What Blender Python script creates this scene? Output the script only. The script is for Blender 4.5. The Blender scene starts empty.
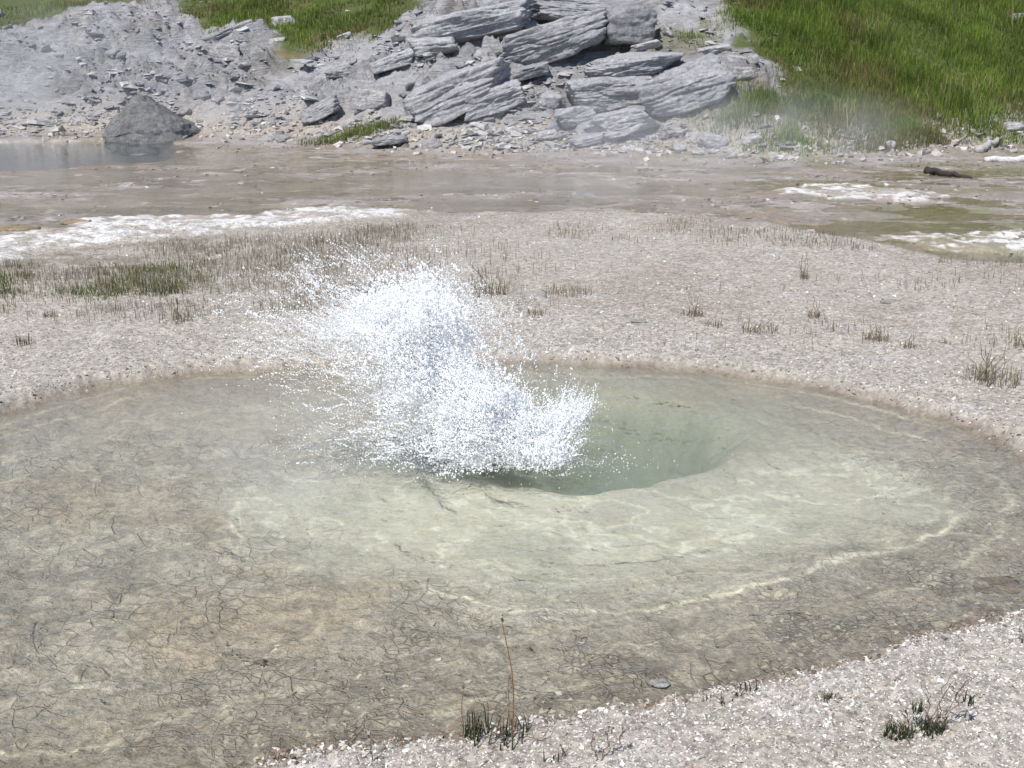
import bpy, math, random
import numpy as np

SC = bpy.context.scene
COL = SC.collection
R = math.radians
random.seed(7)
rng = np.random.default_rng(11)

# ------------------------------------------------------------------ camera, sky, sun, exposure
CAM_H, PITCH, FPX = 1.70, R(17.0), 1100.0
cam_d = bpy.data.cameras.new("camera"); cam = bpy.data.objects.new("camera", cam_d); COL.objects.link(cam)
cam.location = (0, 0, CAM_H); cam.rotation_euler = (R(90) - PITCH, 0, 0)
cam_d.sensor_width = 36.0; cam_d.lens = FPX / 1024 * 36.0
cam_d.clip_start = 0.05; cam_d.clip_end = 3000
SC.camera = cam

SUN_EL, SUN_AZ = R(58), R(-148)          # azimuth from +Y, clockwise positive
world = bpy.data.worlds.new("World"); SC.world = world; world.use_nodes = True
wn = world.node_tree.nodes; wl = world.node_tree.links
bg = wn["Background"]; sky = wn.new("ShaderNodeTexSky"); sky.sky_type = 'NISHITA'; sky.sun_disc = False
sky.sun_elevation = SUN_EL; sky.sun_rotation = SUN_AZ; sky.altitude = 2200; sky.dust_density = 1.0
wl.new(sky.outputs[0], bg.inputs[0]); bg.inputs[1].default_value = 0.12
sun_d = bpy.data.lights.new("sun", 'SUN'); sun_d.energy = 4.2; sun_d.angle = R(0.53); sun_d.color = (1.0, 0.95, 0.88)
sun = bpy.data.objects.new("sun", sun_d); COL.objects.link(sun)
sun.location = (0, 0, 60)
sun.rotation_euler = (R(90) - SUN_EL, 0, math.pi - SUN_AZ)
SC.view_settings.view_transform = 'Standard'; SC.view_settings.look = 'None'
SC.view_settings.exposure = 0.41; SC.view_settings.gamma = 1.0; SC.view_settings.use_curve_mapping = False
cy = SC.cycles
cy.use_denoising = True; cy.use_adaptive_sampling = True; cy.adaptive_threshold = 0.025
cy.max_bounces = 32; cy.diffuse_bounces = 24; cy.glossy_bounces = 3; cy.transmission_bounces = 24
cy.transparent_max_bounces = 16; cy.volume_bounces = 2
cy.volume_step_rate = 4.0; cy.volume_max_steps = 96
cy.sample_clamp_indirect = 4.0

# ------------------------------------------------------------------ helpers: noise
def _h(ix, iy, iz, seed):
    n = (ix.astype(np.int64) * 374761393 + iy.astype(np.int64) * 668265263 + iz.astype(np.int64) * 2147483647 * 3 + seed * 1274126177) & 0xFFFFFFFF
    n = ((n ^ (n >> 13)) * 1274126177) & 0xFFFFFFFF
    n = ((n ^ (n >> 15)) * 2246822519) & 0xFFFFFFFF
    return ((n ^ (n >> 16)) & 0xFFFFFF) / float(0xFFFFFF)
def vnoise(x, y, seed=0):
    ix = np.floor(x); iy = np.floor(y); fx = x - ix; fy = y - iy
    fx = fx * fx * fx * (fx * (fx * 6 - 15) + 10); fy = fy * fy * fy * (fy * (fy * 6 - 15) + 10)
    z = np.zeros_like(ix)
    a = _h(ix, iy, z, seed); b = _h(ix + 1, iy, z, seed); c = _h(ix, iy + 1, z, seed); d = _h(ix + 1, iy + 1, z, seed)
    return (a + (b - a) * fx) * (1 - fy) + (c + (d - c) * fx) * fy
def fbm(x, y, oct=4, seed=0, gain=0.5):
    x = np.asarray(x, float); y = np.asarray(y, float)
    s = np.zeros(np.broadcast(x, y).shape); a = 1.0; t = 0.0
    for o in range(oct):
        cs, sn = math.cos(o * 1.1 + .3), math.sin(o * 1.1 + .3)
        s = s + a * (vnoise((x * cs - y * sn) * 2 ** o + 17.3 * o, (x * sn + y * cs) * 2 ** o - 9.1 * o, seed + o * 13) - 0.5) * 2
        t += a; a *= gain
    return s / t * 1.6
def vnoise3(p, seed=0):
    i = np.floor(p); f = p - i; f = f * f * f * (f * (f * 6 - 15) + 10)
    out = 0
    for dx in (0, 1):
        for dy in (0, 1):
            for dz in (0, 1):
                w = (f[..., 0] if dx else 1 - f[..., 0]) * (f[..., 1] if dy else 1 - f[..., 1]) * (f[..., 2] if dz else 1 - f[..., 2])
                out = out + w * _h(i[..., 0] + dx, i[..., 1] + dy, i[..., 2] + dz, seed)
    return out * 2 - 1
def fbm3(p, oct=3, seed=0):
    s = 0; a = 1; t = 0
    for o in range(oct):
        s = s + a * vnoise3(p * 2 ** o + 5.7 * o, seed + 31 * o); t += a; a *= .5
    return s / t * 1.5
def ss(a, b, x):
    t = np.clip((x - a) / (b - a), 0, 1); return t * t * (3 - 2 * t)

# ------------------------------------------------------------------ helpers: photo ray -> real ground position
SP, CP = math.sin(PITCH), math.cos(PITCH)
def ray(px, py):
    u = (px - 512) / FPX; v = (384 - py) / FPX
    return np.array([u, CP + v * SP, -SP + v * CP])
TOE_PX = [(-500, 141), (-200, 140), (0, 139), (200, 138), (300, 141), (420, 151), (560, 153), (700, 158), (800, 163), (880, 158), (950, 152), (1024, 150), (1300, 150), (1600, 150)]
def flat(px, py):
    d = ray(px, py); t = CAM_H / -d[2]; return d * t + np.array([0, 0, CAM_H])
_toe = np.array([flat(*p)[:2] for p in TOE_PX])
def toe_y(x): return np.interp(x, _toe[:, 0], _toe[:, 1])
def hill_base(x, y):
    t = (y - toe_y(x)) / 0.45
    s = np.where(t > 20, t, np.log1p(np.exp(np.clip(t, -30, 20)))) * 0.45
    s = np.where(t < -6, 0, s)
    return 16 * (1 - np.exp(-0.43 * s / 16))
def P(px, py):
    d = ray(px, py); o = np.array([0, 0, CAM_H])
    ts = np.linspace(1.2, 80, 8000); pts = o + d * ts[:, None]
    dz = pts[:, 2] - hill_base(pts[:, 0], pts[:, 1])
    k = np.argmax(dz < 0) if (dz < 0).any() else len(ts) - 1
    return pts[k]
def poly_world(pxs, close=True, sub=8):
    pts = np.array([P(*p)[:2] for p in pxs]); n = len(pts); out = []
    for i in range(n):
        p0, p1, p2, p3 = pts[i - 1], pts[i], pts[(i + 1) % n], pts[(i + 2) % n]
        for k in range(sub):
            t = k / sub
            out.append(0.5 * (2 * p1 + (p2 - p0) * t + (2 * p0 - 5 * p1 + 4 * p2 - p3) * t * t + (3 * p1 - p0 - 3 * p2 + p3) * t ** 3))
    return np.array(out)
class SDF:                                # signed distance to an outline on the ground, negative inside
    def __init__(s, pxs, res=0.05, margin=1.5, smooth=True):
        pl = poly_world(pxs, sub=8 if smooth else 1); s.poly = pl
        lo = pl.min(0) - margin; hi = pl.max(0) + margin; s.lo = lo; s.res = res
        nx, ny = int((hi[0] - lo[0]) / res) + 2, int((hi[1] - lo[1]) / res) + 2
        X, Y = np.meshgrid(lo[0] + np.arange(nx) * res, lo[1] + np.arange(ny) * res, indexing='ij')
        d2 = np.full(X.shape, 1e9); ins = np.zeros(X.shape, bool)
        for a, b in zip(pl, np.roll(pl, -1, 0)):
            e = b - a; L = max(e @ e, 1e-9)
            t = np.clip(((X - a[0]) * e[0] + (Y - a[1]) * e[1]) / L, 0, 1)
            d2 = np.minimum(d2, (X - a[0] - t * e[0]) ** 2 + (Y - a[1] - t * e[1]) ** 2)
            c = (a[1] > Y) != (b[1] > Y)
            dy = b[1] - a[1] if abs(b[1] - a[1]) > 1e-9 else 1e-9
            ins ^= c & (X < e[0] * (Y - a[1]) / dy + a[0])
        s.g = np.where(ins, -1, 1) * np.sqrt(d2)
    def __call__(s, x, y):
        u = np.clip((x - s.lo[0]) / s.res, 0, s.g.shape[0] - 1.001); v = np.clip((y - s.lo[1]) / s.res, 0, s.g.shape[1] - 1.001)
        i = u.astype(int); j = v.astype(int); fu = u - i; fv = v - j; g = s.g
        return (g[i, j] * (1 - fu) + g[i + 1, j] * fu) * (1 - fv) + (g[i, j + 1] * (1 - fu) + g[i + 1, j + 1] * fu) * fv

POOL = SDF([(0, 406), (60, 389), (130, 375), (200, 368), (280, 363), (400, 358), (530, 357), (620, 360), (700, 366), (780, 375), (850, 388), (920, 405), (980, 425), (1024, 446), (1075, 480), (1095, 525), (1070, 575), (1024, 611), (960, 635), (870, 659), (780, 684), (680, 705), (560, 722), (470, 731), (380, 741), (300, 753), (240, 769), (100, 800), (-80, 810), (-260, 730), (-310, 600), (-220, 490), (-90, 432)], res=.02)
INNER = SDF([(235, 485), (290, 455), (400, 435), (540, 440), (680, 450), (780, 436), (860, 432), (930, 465), (960, 505), (890, 535), (810, 555), (740, 572), (640, 588), (560, 593), (480, 580), (380, 560), (290, 535), (240, 510)], res=.03)
VENT = SDF([(480, 424), (510, 400), (570, 388), (640, 390), (695, 402), (718, 418), (702, 438), (665, 450), (620, 459), (555, 459), (505, 449)], res=.03)
POND = SDF([(-300, 139), (0, 139.5), (100, 138.5), (165, 140), (176, 147), (160, 158), (100, 163), (0, 170), (-300, 182)], res=.06)
WHITE = [SDF(q, res=.05) for q in (
    [(-120, 258), (0, 238), (70, 232), (100, 219), (180, 215), (240, 219), (262, 222), (300, 212), (345, 210), (400, 212), (380, 217), (320, 221), (250, 227), (190, 232), (120, 240), (50, 248), (0, 254), (-120, 275)],
    [(792, 191), (830, 183), (880, 188), (950, 195), (905, 199), (840, 197)],
    [(900, 238), (950, 233), (1024, 232), (1120, 233), (1120, 258), (1010, 251), (940, 246)])]
GRASS_R = SDF([(700, -40), (722, 20), (738, 45), (775, 58), (770, 85), (742, 100), (722, 125), (735, 150), (800, 161), (870, 152), (905, 140), (960, 143), (1024, 140), (1300, 140), (1400, -40)], res=.1, smooth=False)
GRASS_L = SDF([(160, -30), (172, 25), (200, 38), (262, 42), (248, 62), (300, 60), (352, 44), (425, 14), (440, -30)], res=.1, smooth=False)
GRASS_M = SDF([(590, 75), (640, 38), (700, 20), (720, 40), (700, 55), (640, 62)], res=.1, smooth=False)
GRASS_F = SDF([(-300, -40), (-300, 60), (0, 42), (50, 28), (90, 12), (150, 2), (160, -40)], res=.1, smooth=False)
GRASS_B = SDF([(560, 128), (600, 140), (690, 118), (735, 122), (760, 152), (700, 158), (600, 153), (500, 152), (430, 140), (500, 128)], res=.1, smooth=False)
PLATE_PX = [(-800, 330), (-400, 290), (-100, 262), (0, 245), (70, 232), (120, 224), (240, 221), (330, 216), (450, 213), (560, 212), (700, 215), (760, 222), (830, 235), (920, 252), (1024, 263), (1200, 280), (1600, 330)]
_pl = np.array([flat(*p)[:2] for p in PLATE_PX])
def plate_y(x): return np.interp(x, _pl[:, 0], _pl[:, 1])

WATER_Z, FLAT_WATER_Z = -0.020, -0.019
# ------------------------------------------------------------------ terrain height and surface cover
def pool_sd(x, y):
    return POOL(x, y) + .035 * fbm(x * 3, y * 3, 3, 5) + .018 * fbm(x * 14, y * 14, 3, 6)
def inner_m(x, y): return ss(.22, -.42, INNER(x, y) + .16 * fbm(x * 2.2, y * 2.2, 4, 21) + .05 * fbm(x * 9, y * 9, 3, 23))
def white_m(x, y):
    w = 0
    for k, q in enumerate(WHITE):
        d = q(x, y) + .26 * fbm(x * 1.6, y * 2.2, 5, 40 + k, .65) - (.22 if k == 0 else .0)
        w = np.maximum(w, ss(.10, -.08, d))
    return w
def rock_strata(x, y, zb):                                       # bedded ledges dipping to the left
    t = (zb * 1.9 - 0.28 * x + .55 * fbm(x * .45, y * .45, 3, 60) + .16 * fbm(x * 2.2, y * 2.2, 3, 61)) * 1.35
    saw = t - np.floor(t)
    t2 = (zb * 2.6 - 0.5 * x + .5 * fbm(x * .9, y * .9, 4, 62)) * 3.1; saw2 = t2 - np.floor(t2)
    brk = ss(-.25, .35, fbm(x * .8, y * .8, 3, 63)); brk2 = ss(-.1, .4, fbm(x * 1.9 + 7, y * 1.9, 3, 64))
    prof = lambda s: np.where(s < .82, s / .82, (1 - s) / .18)
    left = .75 + .75 * ss(2.5, -1.5, x)
    t3 = (zb * 4.5 - 0.9 * x + .6 * fbm(x * 1.6, y * 1.6, 3, 65)) * 3.4; saw3 = t3 - np.floor(t3)
    return left * (.34 * brk * (prof(saw) - .5) + .20 * brk2 * (prof(saw2) - .5) + .085 * (prof(saw3) - .5) * ss(-.2, .4, fbm(x * 2.6, y * 2.6, 2, 66)))
def terrain(x, y, full=False):
    sd = pool_sd(x, y); s = -sd
    ty = toe_y(x); py_ = plate_y(x)
    mud = ss(-.35, .35, y - py_ + .35 * fbm(x * 1.1, y * 1.1, 3, 30)) * ss(.25, -.25, y - ty)
    w = white_m(x, y)
    z_pl = .032 + .016 * fbm(x * .9, y * .9, 3, 1) + .007 * fbm(x * 7, y * 7, 3, 2) + .0035 * fbm(x * 40, y * 40, 2, 3)
    z_md = -.022 + .022 * fbm(x * .55, y * 1.0, 4, 31) + .016 * fbm(x * 3.0, y * 4.2, 5, 32, .62)
    pondm = ss(.10, -.25, POND(x, y) + .07 * fbm(x * 1.2, y * 1.2, 3, 33))
    z = z_pl * (1 - mud) + z_md * mud + (.028 + .014 * fbm(x * 5, y * 7, 4, 44, .6)) * w - .25 * pondm
    inn = inner_m(x, y); ven = ss(.16, -.40, VENT(x, y) + .06 * fbm(x * 3, y * 3, 3, 22))
    crust = .010 * fbm(x * 5, y * 5, 4, 8) + .005 * fbm(x * 22, y * 22, 2, 9)
    edge = .014 * fbm(x * 18, y * 18, 3, 10)
    bed = -.030 - .028 * ss(.05, .5, s) - .02 * ss(.4, 1.4, s) - .03 * inn - .6 * ven + crust * (1 - .6 * inn)
    pm = ss(-.06, .07, s + edge)
    z = z * (1 - pm) + bed * pm
    hb = hill_base(x, y); hm = ss(.2, 1.6, y - ty)
    gr = np.minimum(np.minimum(GRASS_R(x, y), GRASS_L(x, y)), GRASS_F(x, y)) + .5 * fbm(x * .9, y * .9, 5, 50, .65)
    grass = ss(.12, -.3, gr) * hm
    near = np.exp(-((y - 24) / 25) ** 2)
    bumps = .22 * fbm(x * .35, y * .35, 3, 51) + .05 * fbm(x * 1.6, y * 1.6, 4, 52) + .022 * fbm(x * 6, y * 6, 3, 53)
    z = z + hb + hm * (bumps + rock_strata(x, y, hb) * (1 - grass) * near)
    if not full: return z
    return z, dict(sd=sd, s=s, mud=mud, w=w, pond=pondm, inn=inn, ven=ven, pm=pm, hm=hm, grass=grass, ty=ty, py=py_, hb=hb)
def mixc(c, col, m):
    m = np.clip(m, 0, 1)[:, None]; return c * (1 - m) + np.array(col) * m
def cover(x, y, f):                                               # what the ground is made of, in its own colours; the pool bed also carries painted ripple light
    n1 = fbm(x * .8, y * .8, 4, 70); n2 = fbm(x * 3.5, y * 3.5, 4, 71); n3 = fbm(x * 14, y * 14, 3, 72)
    N = len(x); c = np.tile(np.array([.445, .405, .35]), (N, 1))
    shore = np.exp(-np.clip(f['sd'], 0, None) / .55)
    c = mixc(c, (.44, .405, .355), shore * .8)
    c = mixc(c, (.37, .315, .265), ss(.0, .7, n1 + .5 * n2) * .7 * (1 - shore * .6))
    c = mixc(c, (.56, .535, .51), ss(.35, .9, n2 + .3 * n3) * .45)
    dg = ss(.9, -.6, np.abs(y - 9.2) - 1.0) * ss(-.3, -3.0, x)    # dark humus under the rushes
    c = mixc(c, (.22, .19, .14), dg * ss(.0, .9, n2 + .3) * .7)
    mudc = np.tile(np.array([.37, .32, .28]), (N, 1))
    mudc = mixc(mudc, (.48, .43, .395), ss(-.1, .6, fbm(x * 1.2, y * 3.0, 5, 73, .62)))
    mudc = mixc(mudc, (.36, .28, .185), ss(.15, .6, fbm(x * .7, y * 2.2, 5, 74, .62)) * .8)
    mudc = mixc(mudc, (.25, .225, .15), ss(.15, .6, fbm(x * .6 + 3, y * 1.8, 5, 75, .62)) * .8)
    mudc = mixc(mudc, (.62, .60, .58), ss(.45, .8, fbm(x * 2.8, y * 4, 5, 76, .7)))
    mudc = mixc(mudc, (.12, .10, .075), ss(.5, .8, fbm(x * 2.6, y * 4.5, 5, 78, .68)) * .7)
    mudc = mudc * np.array([.97, .945, .91])
    mudc = mixc(mudc, (.25, .235, .11), ss(2.0, 5.5, x) * ss(.0, .6, fbm(x * .7 + 5, y * 1.6, 4, 79)) * .75)
    rim = np.exp(-np.abs(f['ty'] - y - .6) / .7)
    mudc = mixc(mudc, (.42, .39, .37), rim * ss(-.5, .5, fbm(x * 2, y * 3, 3, 77)) * .8)
    c = c * (1 - f['mud'][:, None]) + mudc * f['mud'][:, None]
    c = mixc(c, (.76, .745, .73), f['w'] * np.clip(ss(-.5, .5, n2 + .9 * n3 + np.where(x < 0, .1, -.1)), .05, 1))
    c = mixc(c, (.17, .17, .17), f['pond'])
    # pool bed
    s = f['s']
    b = np.tile(np.array([.42, .38, .325]), (N, 1))
    b = mixc(b, (.44, .40, .35), ss(-.3, .6, fbm(x * 1.4, y * 1.4, 4, 80)))
    b = mixc(b, (.42, .345, .265), ss(.15, .7, fbm(x * 1.7 + 4, y * 1.7, 4, 81)) * .75)
    b = mixc(b, (.29, .25, .205), ss(.85, .1, s + .25 * fbm(x * 1.6, y * 1.6, 3, 83)) * .55)
    b = mixc(b, (.345, .30, .25), ss(.2, .8, fbm(x * 2.6, y * 2.6 + 9, 4, 82)) * .6)
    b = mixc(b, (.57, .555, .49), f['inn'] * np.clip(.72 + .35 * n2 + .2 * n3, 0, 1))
    b = mixc(b, (.76, .75, .66), f['inn'] * ss(.62, .97, 1 - np.abs(fbm(x * 3.6, y * 6.0, 4, 84)) * 2.6) * .75)  # pale veins: the net of rippled light, painted into the bed colour
    b = mixc(b, (.33, .32, .27), f['inn'] * ss(.1, .7, fbm(x * 4.2, y * 4.2, 4, 87)) * .55)
    for off, wd, seed, st in ((.15, .012, 85, .9), (.32, .011, 86, .95), (.60, .010, 88, .6)):
        ln = np.exp(-((s - off - .07 * fbm(x * .8, y * .8, 3, seed)) / wd) ** 2) * ss(-.45, .15, fbm(x * 1.5, y * 1.5, 3, seed + 40))
        b = mixc(b, (.66, .62, .50), ln * st * np.clip(.7 + .6 * n3, 0, 1))
    rimline = np.exp(-((INNER(x, y) + .05 * fbm(x * 2, y * 2, 4, 21) + .012 * fbm(x * 14, y * 14, 2, 24) - .01) / .013) ** 2) * ss(-.3, .2, fbm(x * 1.1 + 2, y * 1.1, 3, 90) + .4 * (x > 0)) * (y < 4.2)
    b = mixc(b, (.82, .78, .64), rimline * np.clip(.85 + .4 * n3, 0, 1))
    deep = ss(.75, -.5, VENT(x, y) + .12 * fbm(x * 1.5, y * 1.5, 3, 89)) * (1 - .8 * f['inn'])
    b = mixc(b, (.29, .305, .24), deep * .9)
    b = mixc(b, (.115, .165, .10), f['ven'])
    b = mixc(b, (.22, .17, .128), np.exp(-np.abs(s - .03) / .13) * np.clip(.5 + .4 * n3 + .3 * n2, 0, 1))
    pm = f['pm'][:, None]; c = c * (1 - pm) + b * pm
    # hill
    h = np.tile(np.array([.39, .386, .40]), (N, 1))
    h = mixc(h, (.48, .474, .485), ss(-.2, .7, fbm(x * .6, y * .6, 4, 91)))
    h = mixc(h, (.30, .297, .308), ss(.1, .8, fbm(x * 1.3, y * 1.3, 4, 92)) * .8)
    h = mixc(h, (.27, .245, .20), ss(.2, .8, fbm(x * .8 + 9, y * .8, 4, 93)) * .6)
    h = mixc(h, (.48, .45, .42), ss(.5, .9, fbm(x * 2.6, y * 2.6, 3, 96)) * .6)
    h = mixc(h, (.24, .225, .13), ss(.5, -.3, np.minimum(GRASS_M(x, y), GRASS_B(x, y)) + .4 * n2) * .7)
    soil = np.tile(np.array([.085, .105, .030]), (N, 1))
    soil = mixc(soil, (.22, .17, .10), ss(.3, .8, fbm(x * 1.1, y * 1.1, 4, 94)) * .6)
    soil = mixc(soil, (.30, .25, .20), ss(1.2, .2, y - f['ty']) * ss(-.6, .5, fbm(x * 1.5, y * 1.5, 3, 95)))
    h = h * (1 - f['grass'][:, None]) + soil * f['grass'][:, None]
    hm = f['hm'][:, None]; c = c * (1 - hm) + h * hm
    return c

ALB = .78                                                         # the photograph is exposed bright; surfaces keep their own, darker colours
# ------------------------------------------------------------------ helpers: meshes and materials
def mesh_np(name, V, faces, colors=None, mats=None, smooth=True, attrs=None):
    """faces: list of int arrays (n,k)"""
    me = bpy.data.meshes.new(name)
    V = np.ascontiguousarray(V, np.float32); faces = [np.asarray(q, np.int32) for q in faces if len(q)]
    nl = sum(q.size for q in faces); nf = sum(len(q) for q in faces)
    me.vertices.add(len(V)); me.vertices.foreach_set("co", V.ravel())
    me.loops.add(nl); me.polygons.add(nf)
    me.loops.foreach_set("vertex_index", np.concatenate([q.ravel() for q in faces]))
    tot = np.concatenate([np.full(len(q), q.shape[1], np.int32) for q in faces]); st = np.concatenate([[0], np.cumsum(tot)[:-1]]).astype(np.int32)
    me.polygons.foreach_set("loop_start", st)
    try: me.polygons.foreach_set("loop_total", tot)
    except Exception: pass
    me.polygons.foreach_set("use_smooth", np.full(nf, smooth, bool))
    me.update(calc_edges=True)
    if colors is not None:
        a = me.color_attributes.new("Col", 'FLOAT_COLOR', 'POINT')
        cc = np.ones((len(V), 4), np.float32); cc[:, :3] = np.asarray(colors) * ALB; a.data.foreach_set("color", cc.ravel())
    for k, v in (attrs or {}).items():
        a = me.attributes.new(k, 'FLOAT', 'POINT'); a.data.foreach_set("value", np.asarray(v, np.float32))
    for m in (mats or []): me.materials.append(m)
    return me
def obj(name, me, parent=None, loc=None):
    o = bpy.data.objects.new(name, me); COL.objects.link(o)
    if parent is not None: o.parent = parent
    if loc is not None: o.location = loc
    return o
def tag(o, label=None, cat=None, group=None, kind=None):
    if label: o["label"] = label
    if cat: o["category"] = cat
    if group: o["group"] = group
    if kind: o["kind"] = kind
    return o
def empty(name, loc): 
    o = bpy.data.objects.new(name, None); COL.objects.link(o); o.location = loc; o.empty_display_size = .05; return o

class NT:
    def __init__(s, name):
        s.m = bpy.data.materials.new(name); s.m.use_nodes = True; s.t = s.m.node_tree; s.t.nodes.clear()
        s.out = s.t.nodes.new("ShaderNodeOutputMaterial")
    def n(s, t, **kw):
        nd = s.t.nodes.new("ShaderNode" + t)
        for k, v in kw.items():
            if k.startswith("i_"):
                key = k[2:]; key = int(key) if key.isdigit() else key.replace("_", " ")
                if isinstance(v, bpy.types.NodeSocket): s.t.links.new(v, nd.inputs[key])
                else: nd.inputs[key].default_value = v
            else: setattr(nd, k, v)
        return nd
    def math(s, op, a, b=0.0, c=0.0, clamp=False):
        nd = s.n("Math", operation=op); nd.use_clamp = clamp
        for i, v in enumerate((a, b, c)):
            if isinstance(v, bpy.types.NodeSocket): s.t.links.new(v, nd.inputs[i])
            else: nd.inputs[i].default_value = v
        return nd.outputs[0]
    def mix(s, fac, a, b, blend='MIX'):
        nd = s.n("Mix", data_type='RGBA', blend_type=blend)
        for i, v in ((0, fac), (6, a), (7, b)):
            if isinstance(v, bpy.types.NodeSocket): s.t.links.new(v, nd.inputs[i])
            else: nd.inputs[i].default_value = v if i == 0 else (*v, 1)[:4]
        return nd.outputs[2]
    def ramp(s, fac, lo, hi, a=0.0, b=1.0):
        nd = s.n("MapRange"); nd.interpolation_type = 'SMOOTHSTEP'; s.t.links.new(fac, nd.inputs[0])
        nd.inputs[1].default_value = lo; nd.inputs[2].default_value = hi; nd.inputs[3].default_value = a; nd.inputs[4].default_value = b
        return nd.outputs[0]
    def attr(s, name): return s.n("Attribute", attribute_name=name)
    def link(s, a, b): s.t.links.new(a, b)

def mat_ground():
    k = NT("ground_cover"); co = k.n("TexCoord").outputs["Object"]
    base = k.attr("Col").outputs["Color"]; crack = k.attr("crack").outputs["Fac"]; speck = k.attr("speck").outputs["Fac"]; wet = k.attr("wet").outputs["Fac"]; rock = k.attr("rock").outputs["Fac"]
    warp = k.n("TexNoise", i_Vector=co, i_Scale=4.0, i_Detail=2.0, i_Roughness=.5)
    wv = k.n("VectorMath", operation='MULTIPLY_ADD'); k.link(warp.outputs["Color"], wv.inputs[0]); wv.inputs[1].default_value = (.13, .13, 0); k.link(co, wv.inputs[2])
    # crust plates: two sizes of cracks, patchy
    def cracks(scale, lo, hi):
        v = k.n("TexVoronoi", feature='DISTANCE_TO_EDGE', i_Vector=wv.outputs[0], i_Scale=scale); v.voronoi_dimensions = '2D'
        return k.ramp(v.outputs["Distance"], lo, hi, 1, 0)
    patch = k.n("TexNoise", i_Vector=co, i_Scale=1.7, i_Detail=4.0); patch2 = k.n("TexNoise", i_Vector=co, i_Scale=2.3, i_Detail=4.0)

    finem = k.attr("finem").outputs["Fac"]; coarse = k.math('SUBTRACT', 1.0, finem)
    c1 = k.math('MULTIPLY', k.math('MULTIPLY', cracks(5.6, .003, .035), k.ramp(patch.outputs["Fac"], .42, .58)), coarse)
    c2 = k.math('MULTIPLY', cracks(14, .006, .07), k.ramp(patch.outputs["Fac"], .60, .46))
    c3 = k.math('MULTIPLY', k.math('MULTIPLY', cracks(30, .012, .13), k.ramp(patch2.outputs["Fac"], .34, .52)), finem)
    call = k.math('MULTIPLY', k.math('MAXIMUM', k.math('MAXIMUM', c1, c2), c3), crack)
    fade = k.n("TexNoise", i_Vector=co, i_Scale=4.0, i_Detail=3.0, i_Roughness=.6)
    call = k.math('MULTIPLY', call, k.ramp(fade.outputs["Fac"], .36, .62))
    # plate-to-plate tint
    vp = k.n("TexVoronoi", feature='F1', i_Vector=wv.outputs[0], i_Scale=13); vp.voronoi_dimensions = '2D'
    tint = k.n("SeparateColor"); k.link(vp.outputs["Color"], tint.inputs[0])
    tv = k.math('MULTIPLY_ADD', k.math('SUBTRACT', tint.outputs[0], .5), k.math('MULTIPLY', crack, .38), 1.0)
    # gravel speckle: individual chips
    vs = k.n("TexVoronoi", feature='F1', i_Vector=co, i_Scale=75, i_Randomness=1.0)
    sv = k.n("SeparateColor"); k.link(vs.outputs["Color"], sv.inputs[0])
    vs2 = k.n("TexVoronoi", feature='F1', i_Vector=co, i_Scale=32, i_Randomness=1.0); sv2 = k.n("SeparateColor"); k.link(vs2.outputs["Color"], sv2.inputs[0])
    spk = k.math('MULTIPLY_ADD', k.math('SUBTRACT', k.math('ADD', k.math('MULTIPLY', sv.outputs[0], .6), k.math('MULTIPLY', sv2.outputs[0], .4)), .5), k.math('MULTIPLY', speck, 1.0), 1.0)
    fine = k.n("TexNoise", i_Vector=co, i_Scale=38.0, i_Detail=6.0, i_Roughness=.65)
    fv = k.math('MULTIPLY_ADD', k.math('SUBTRACT', fine.outputs["Fac"], .5), k.math('MULTIPLY_ADD', crack, 1.15, .8), 1.0)
    grit = k.n("TexNoise", i_Vector=co, i_Scale=95.0, i_Detail=3.0, i_Roughness=.6)
    fv = k.math('MULTIPLY', fv, k.math('MULTIPLY_ADD', k.math('SUBTRACT', grit.outputs["Fac"], .5), k.math('MULTIPLY_ADD', crack, .6, .3), 1.0))
    mul = k.math('MULTIPLY', k.math('MULTIPLY', tv, spk), fv)
    hs = k.n("VectorMath", operation='SCALE'); k.link(base, hs.inputs[0]); k.link(mul, hs.inputs["Scale"])
    colr = k.mix(k.math('MULTIPLY', call, .40), hs.outputs[0], (.095, .075, .058))
    # rock face: strata lines
    mp = k.n("Mapping", i_Vector=co); mp.inputs["Rotation"].default_value = (0, R(16), R(10)); mp.inputs["Scale"].default_value = (1.4, 2.0, 8)
    st = k.n("TexNoise", i_Vector=mp.outputs[0], i_Scale=1.6, i_Detail=8.0, i_Roughness=.68, i_Distortion=1.2)
    rk = k.n("TexNoise", i_Vector=co, i_Scale=4.0, i_Detail=8.0, i_Roughness=.7)
    rkv = k.math('MULTIPLY_ADD', k.math('SUBTRACT', k.math('ADD', k.math('MULTIPLY', st.outputs["Fac"], .6), k.math('MULTIPLY', rk.outputs["Fac"], .4)), .5), k.math('MULTIPLY', rock, 1.9), 1.0)
    hs2 = k.n("VectorMath", operation='SCALE'); k.link(colr, hs2.inputs[0]); k.link(rkv, hs2.inputs["Scale"])
    # bump
    hgt = k.math('MULTIPLY', call, -.0065)
    hgt = k.math('ADD', hgt, k.math('MULTIPLY', k.math('MULTIPLY', sv.outputs[1], speck), .007))
    hgt = k.math('ADD', hgt, k.math('MULTIPLY', k.math('ADD', fine.outputs["Fac"], k.math('MULTIPLY', grit.outputs["Fac"], .5)), k.math('MULTIPLY_ADD', crack, .010, .006)))
    hgt = k.math('ADD', hgt, k.math('MULTIPLY', k.math('MULTIPLY', k.math('ADD', st.outputs["Fac"], rk.outputs["Fac"]), rock), .11))
    bmp = k.n("Bump", i_Strength=.9, i_Distance=1.0, i_Height=hgt)
    ro = k.n("MapRange", i_Value=wet); ro.inputs[3].default_value = .93; ro.inputs[4].default_value = .30
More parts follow.
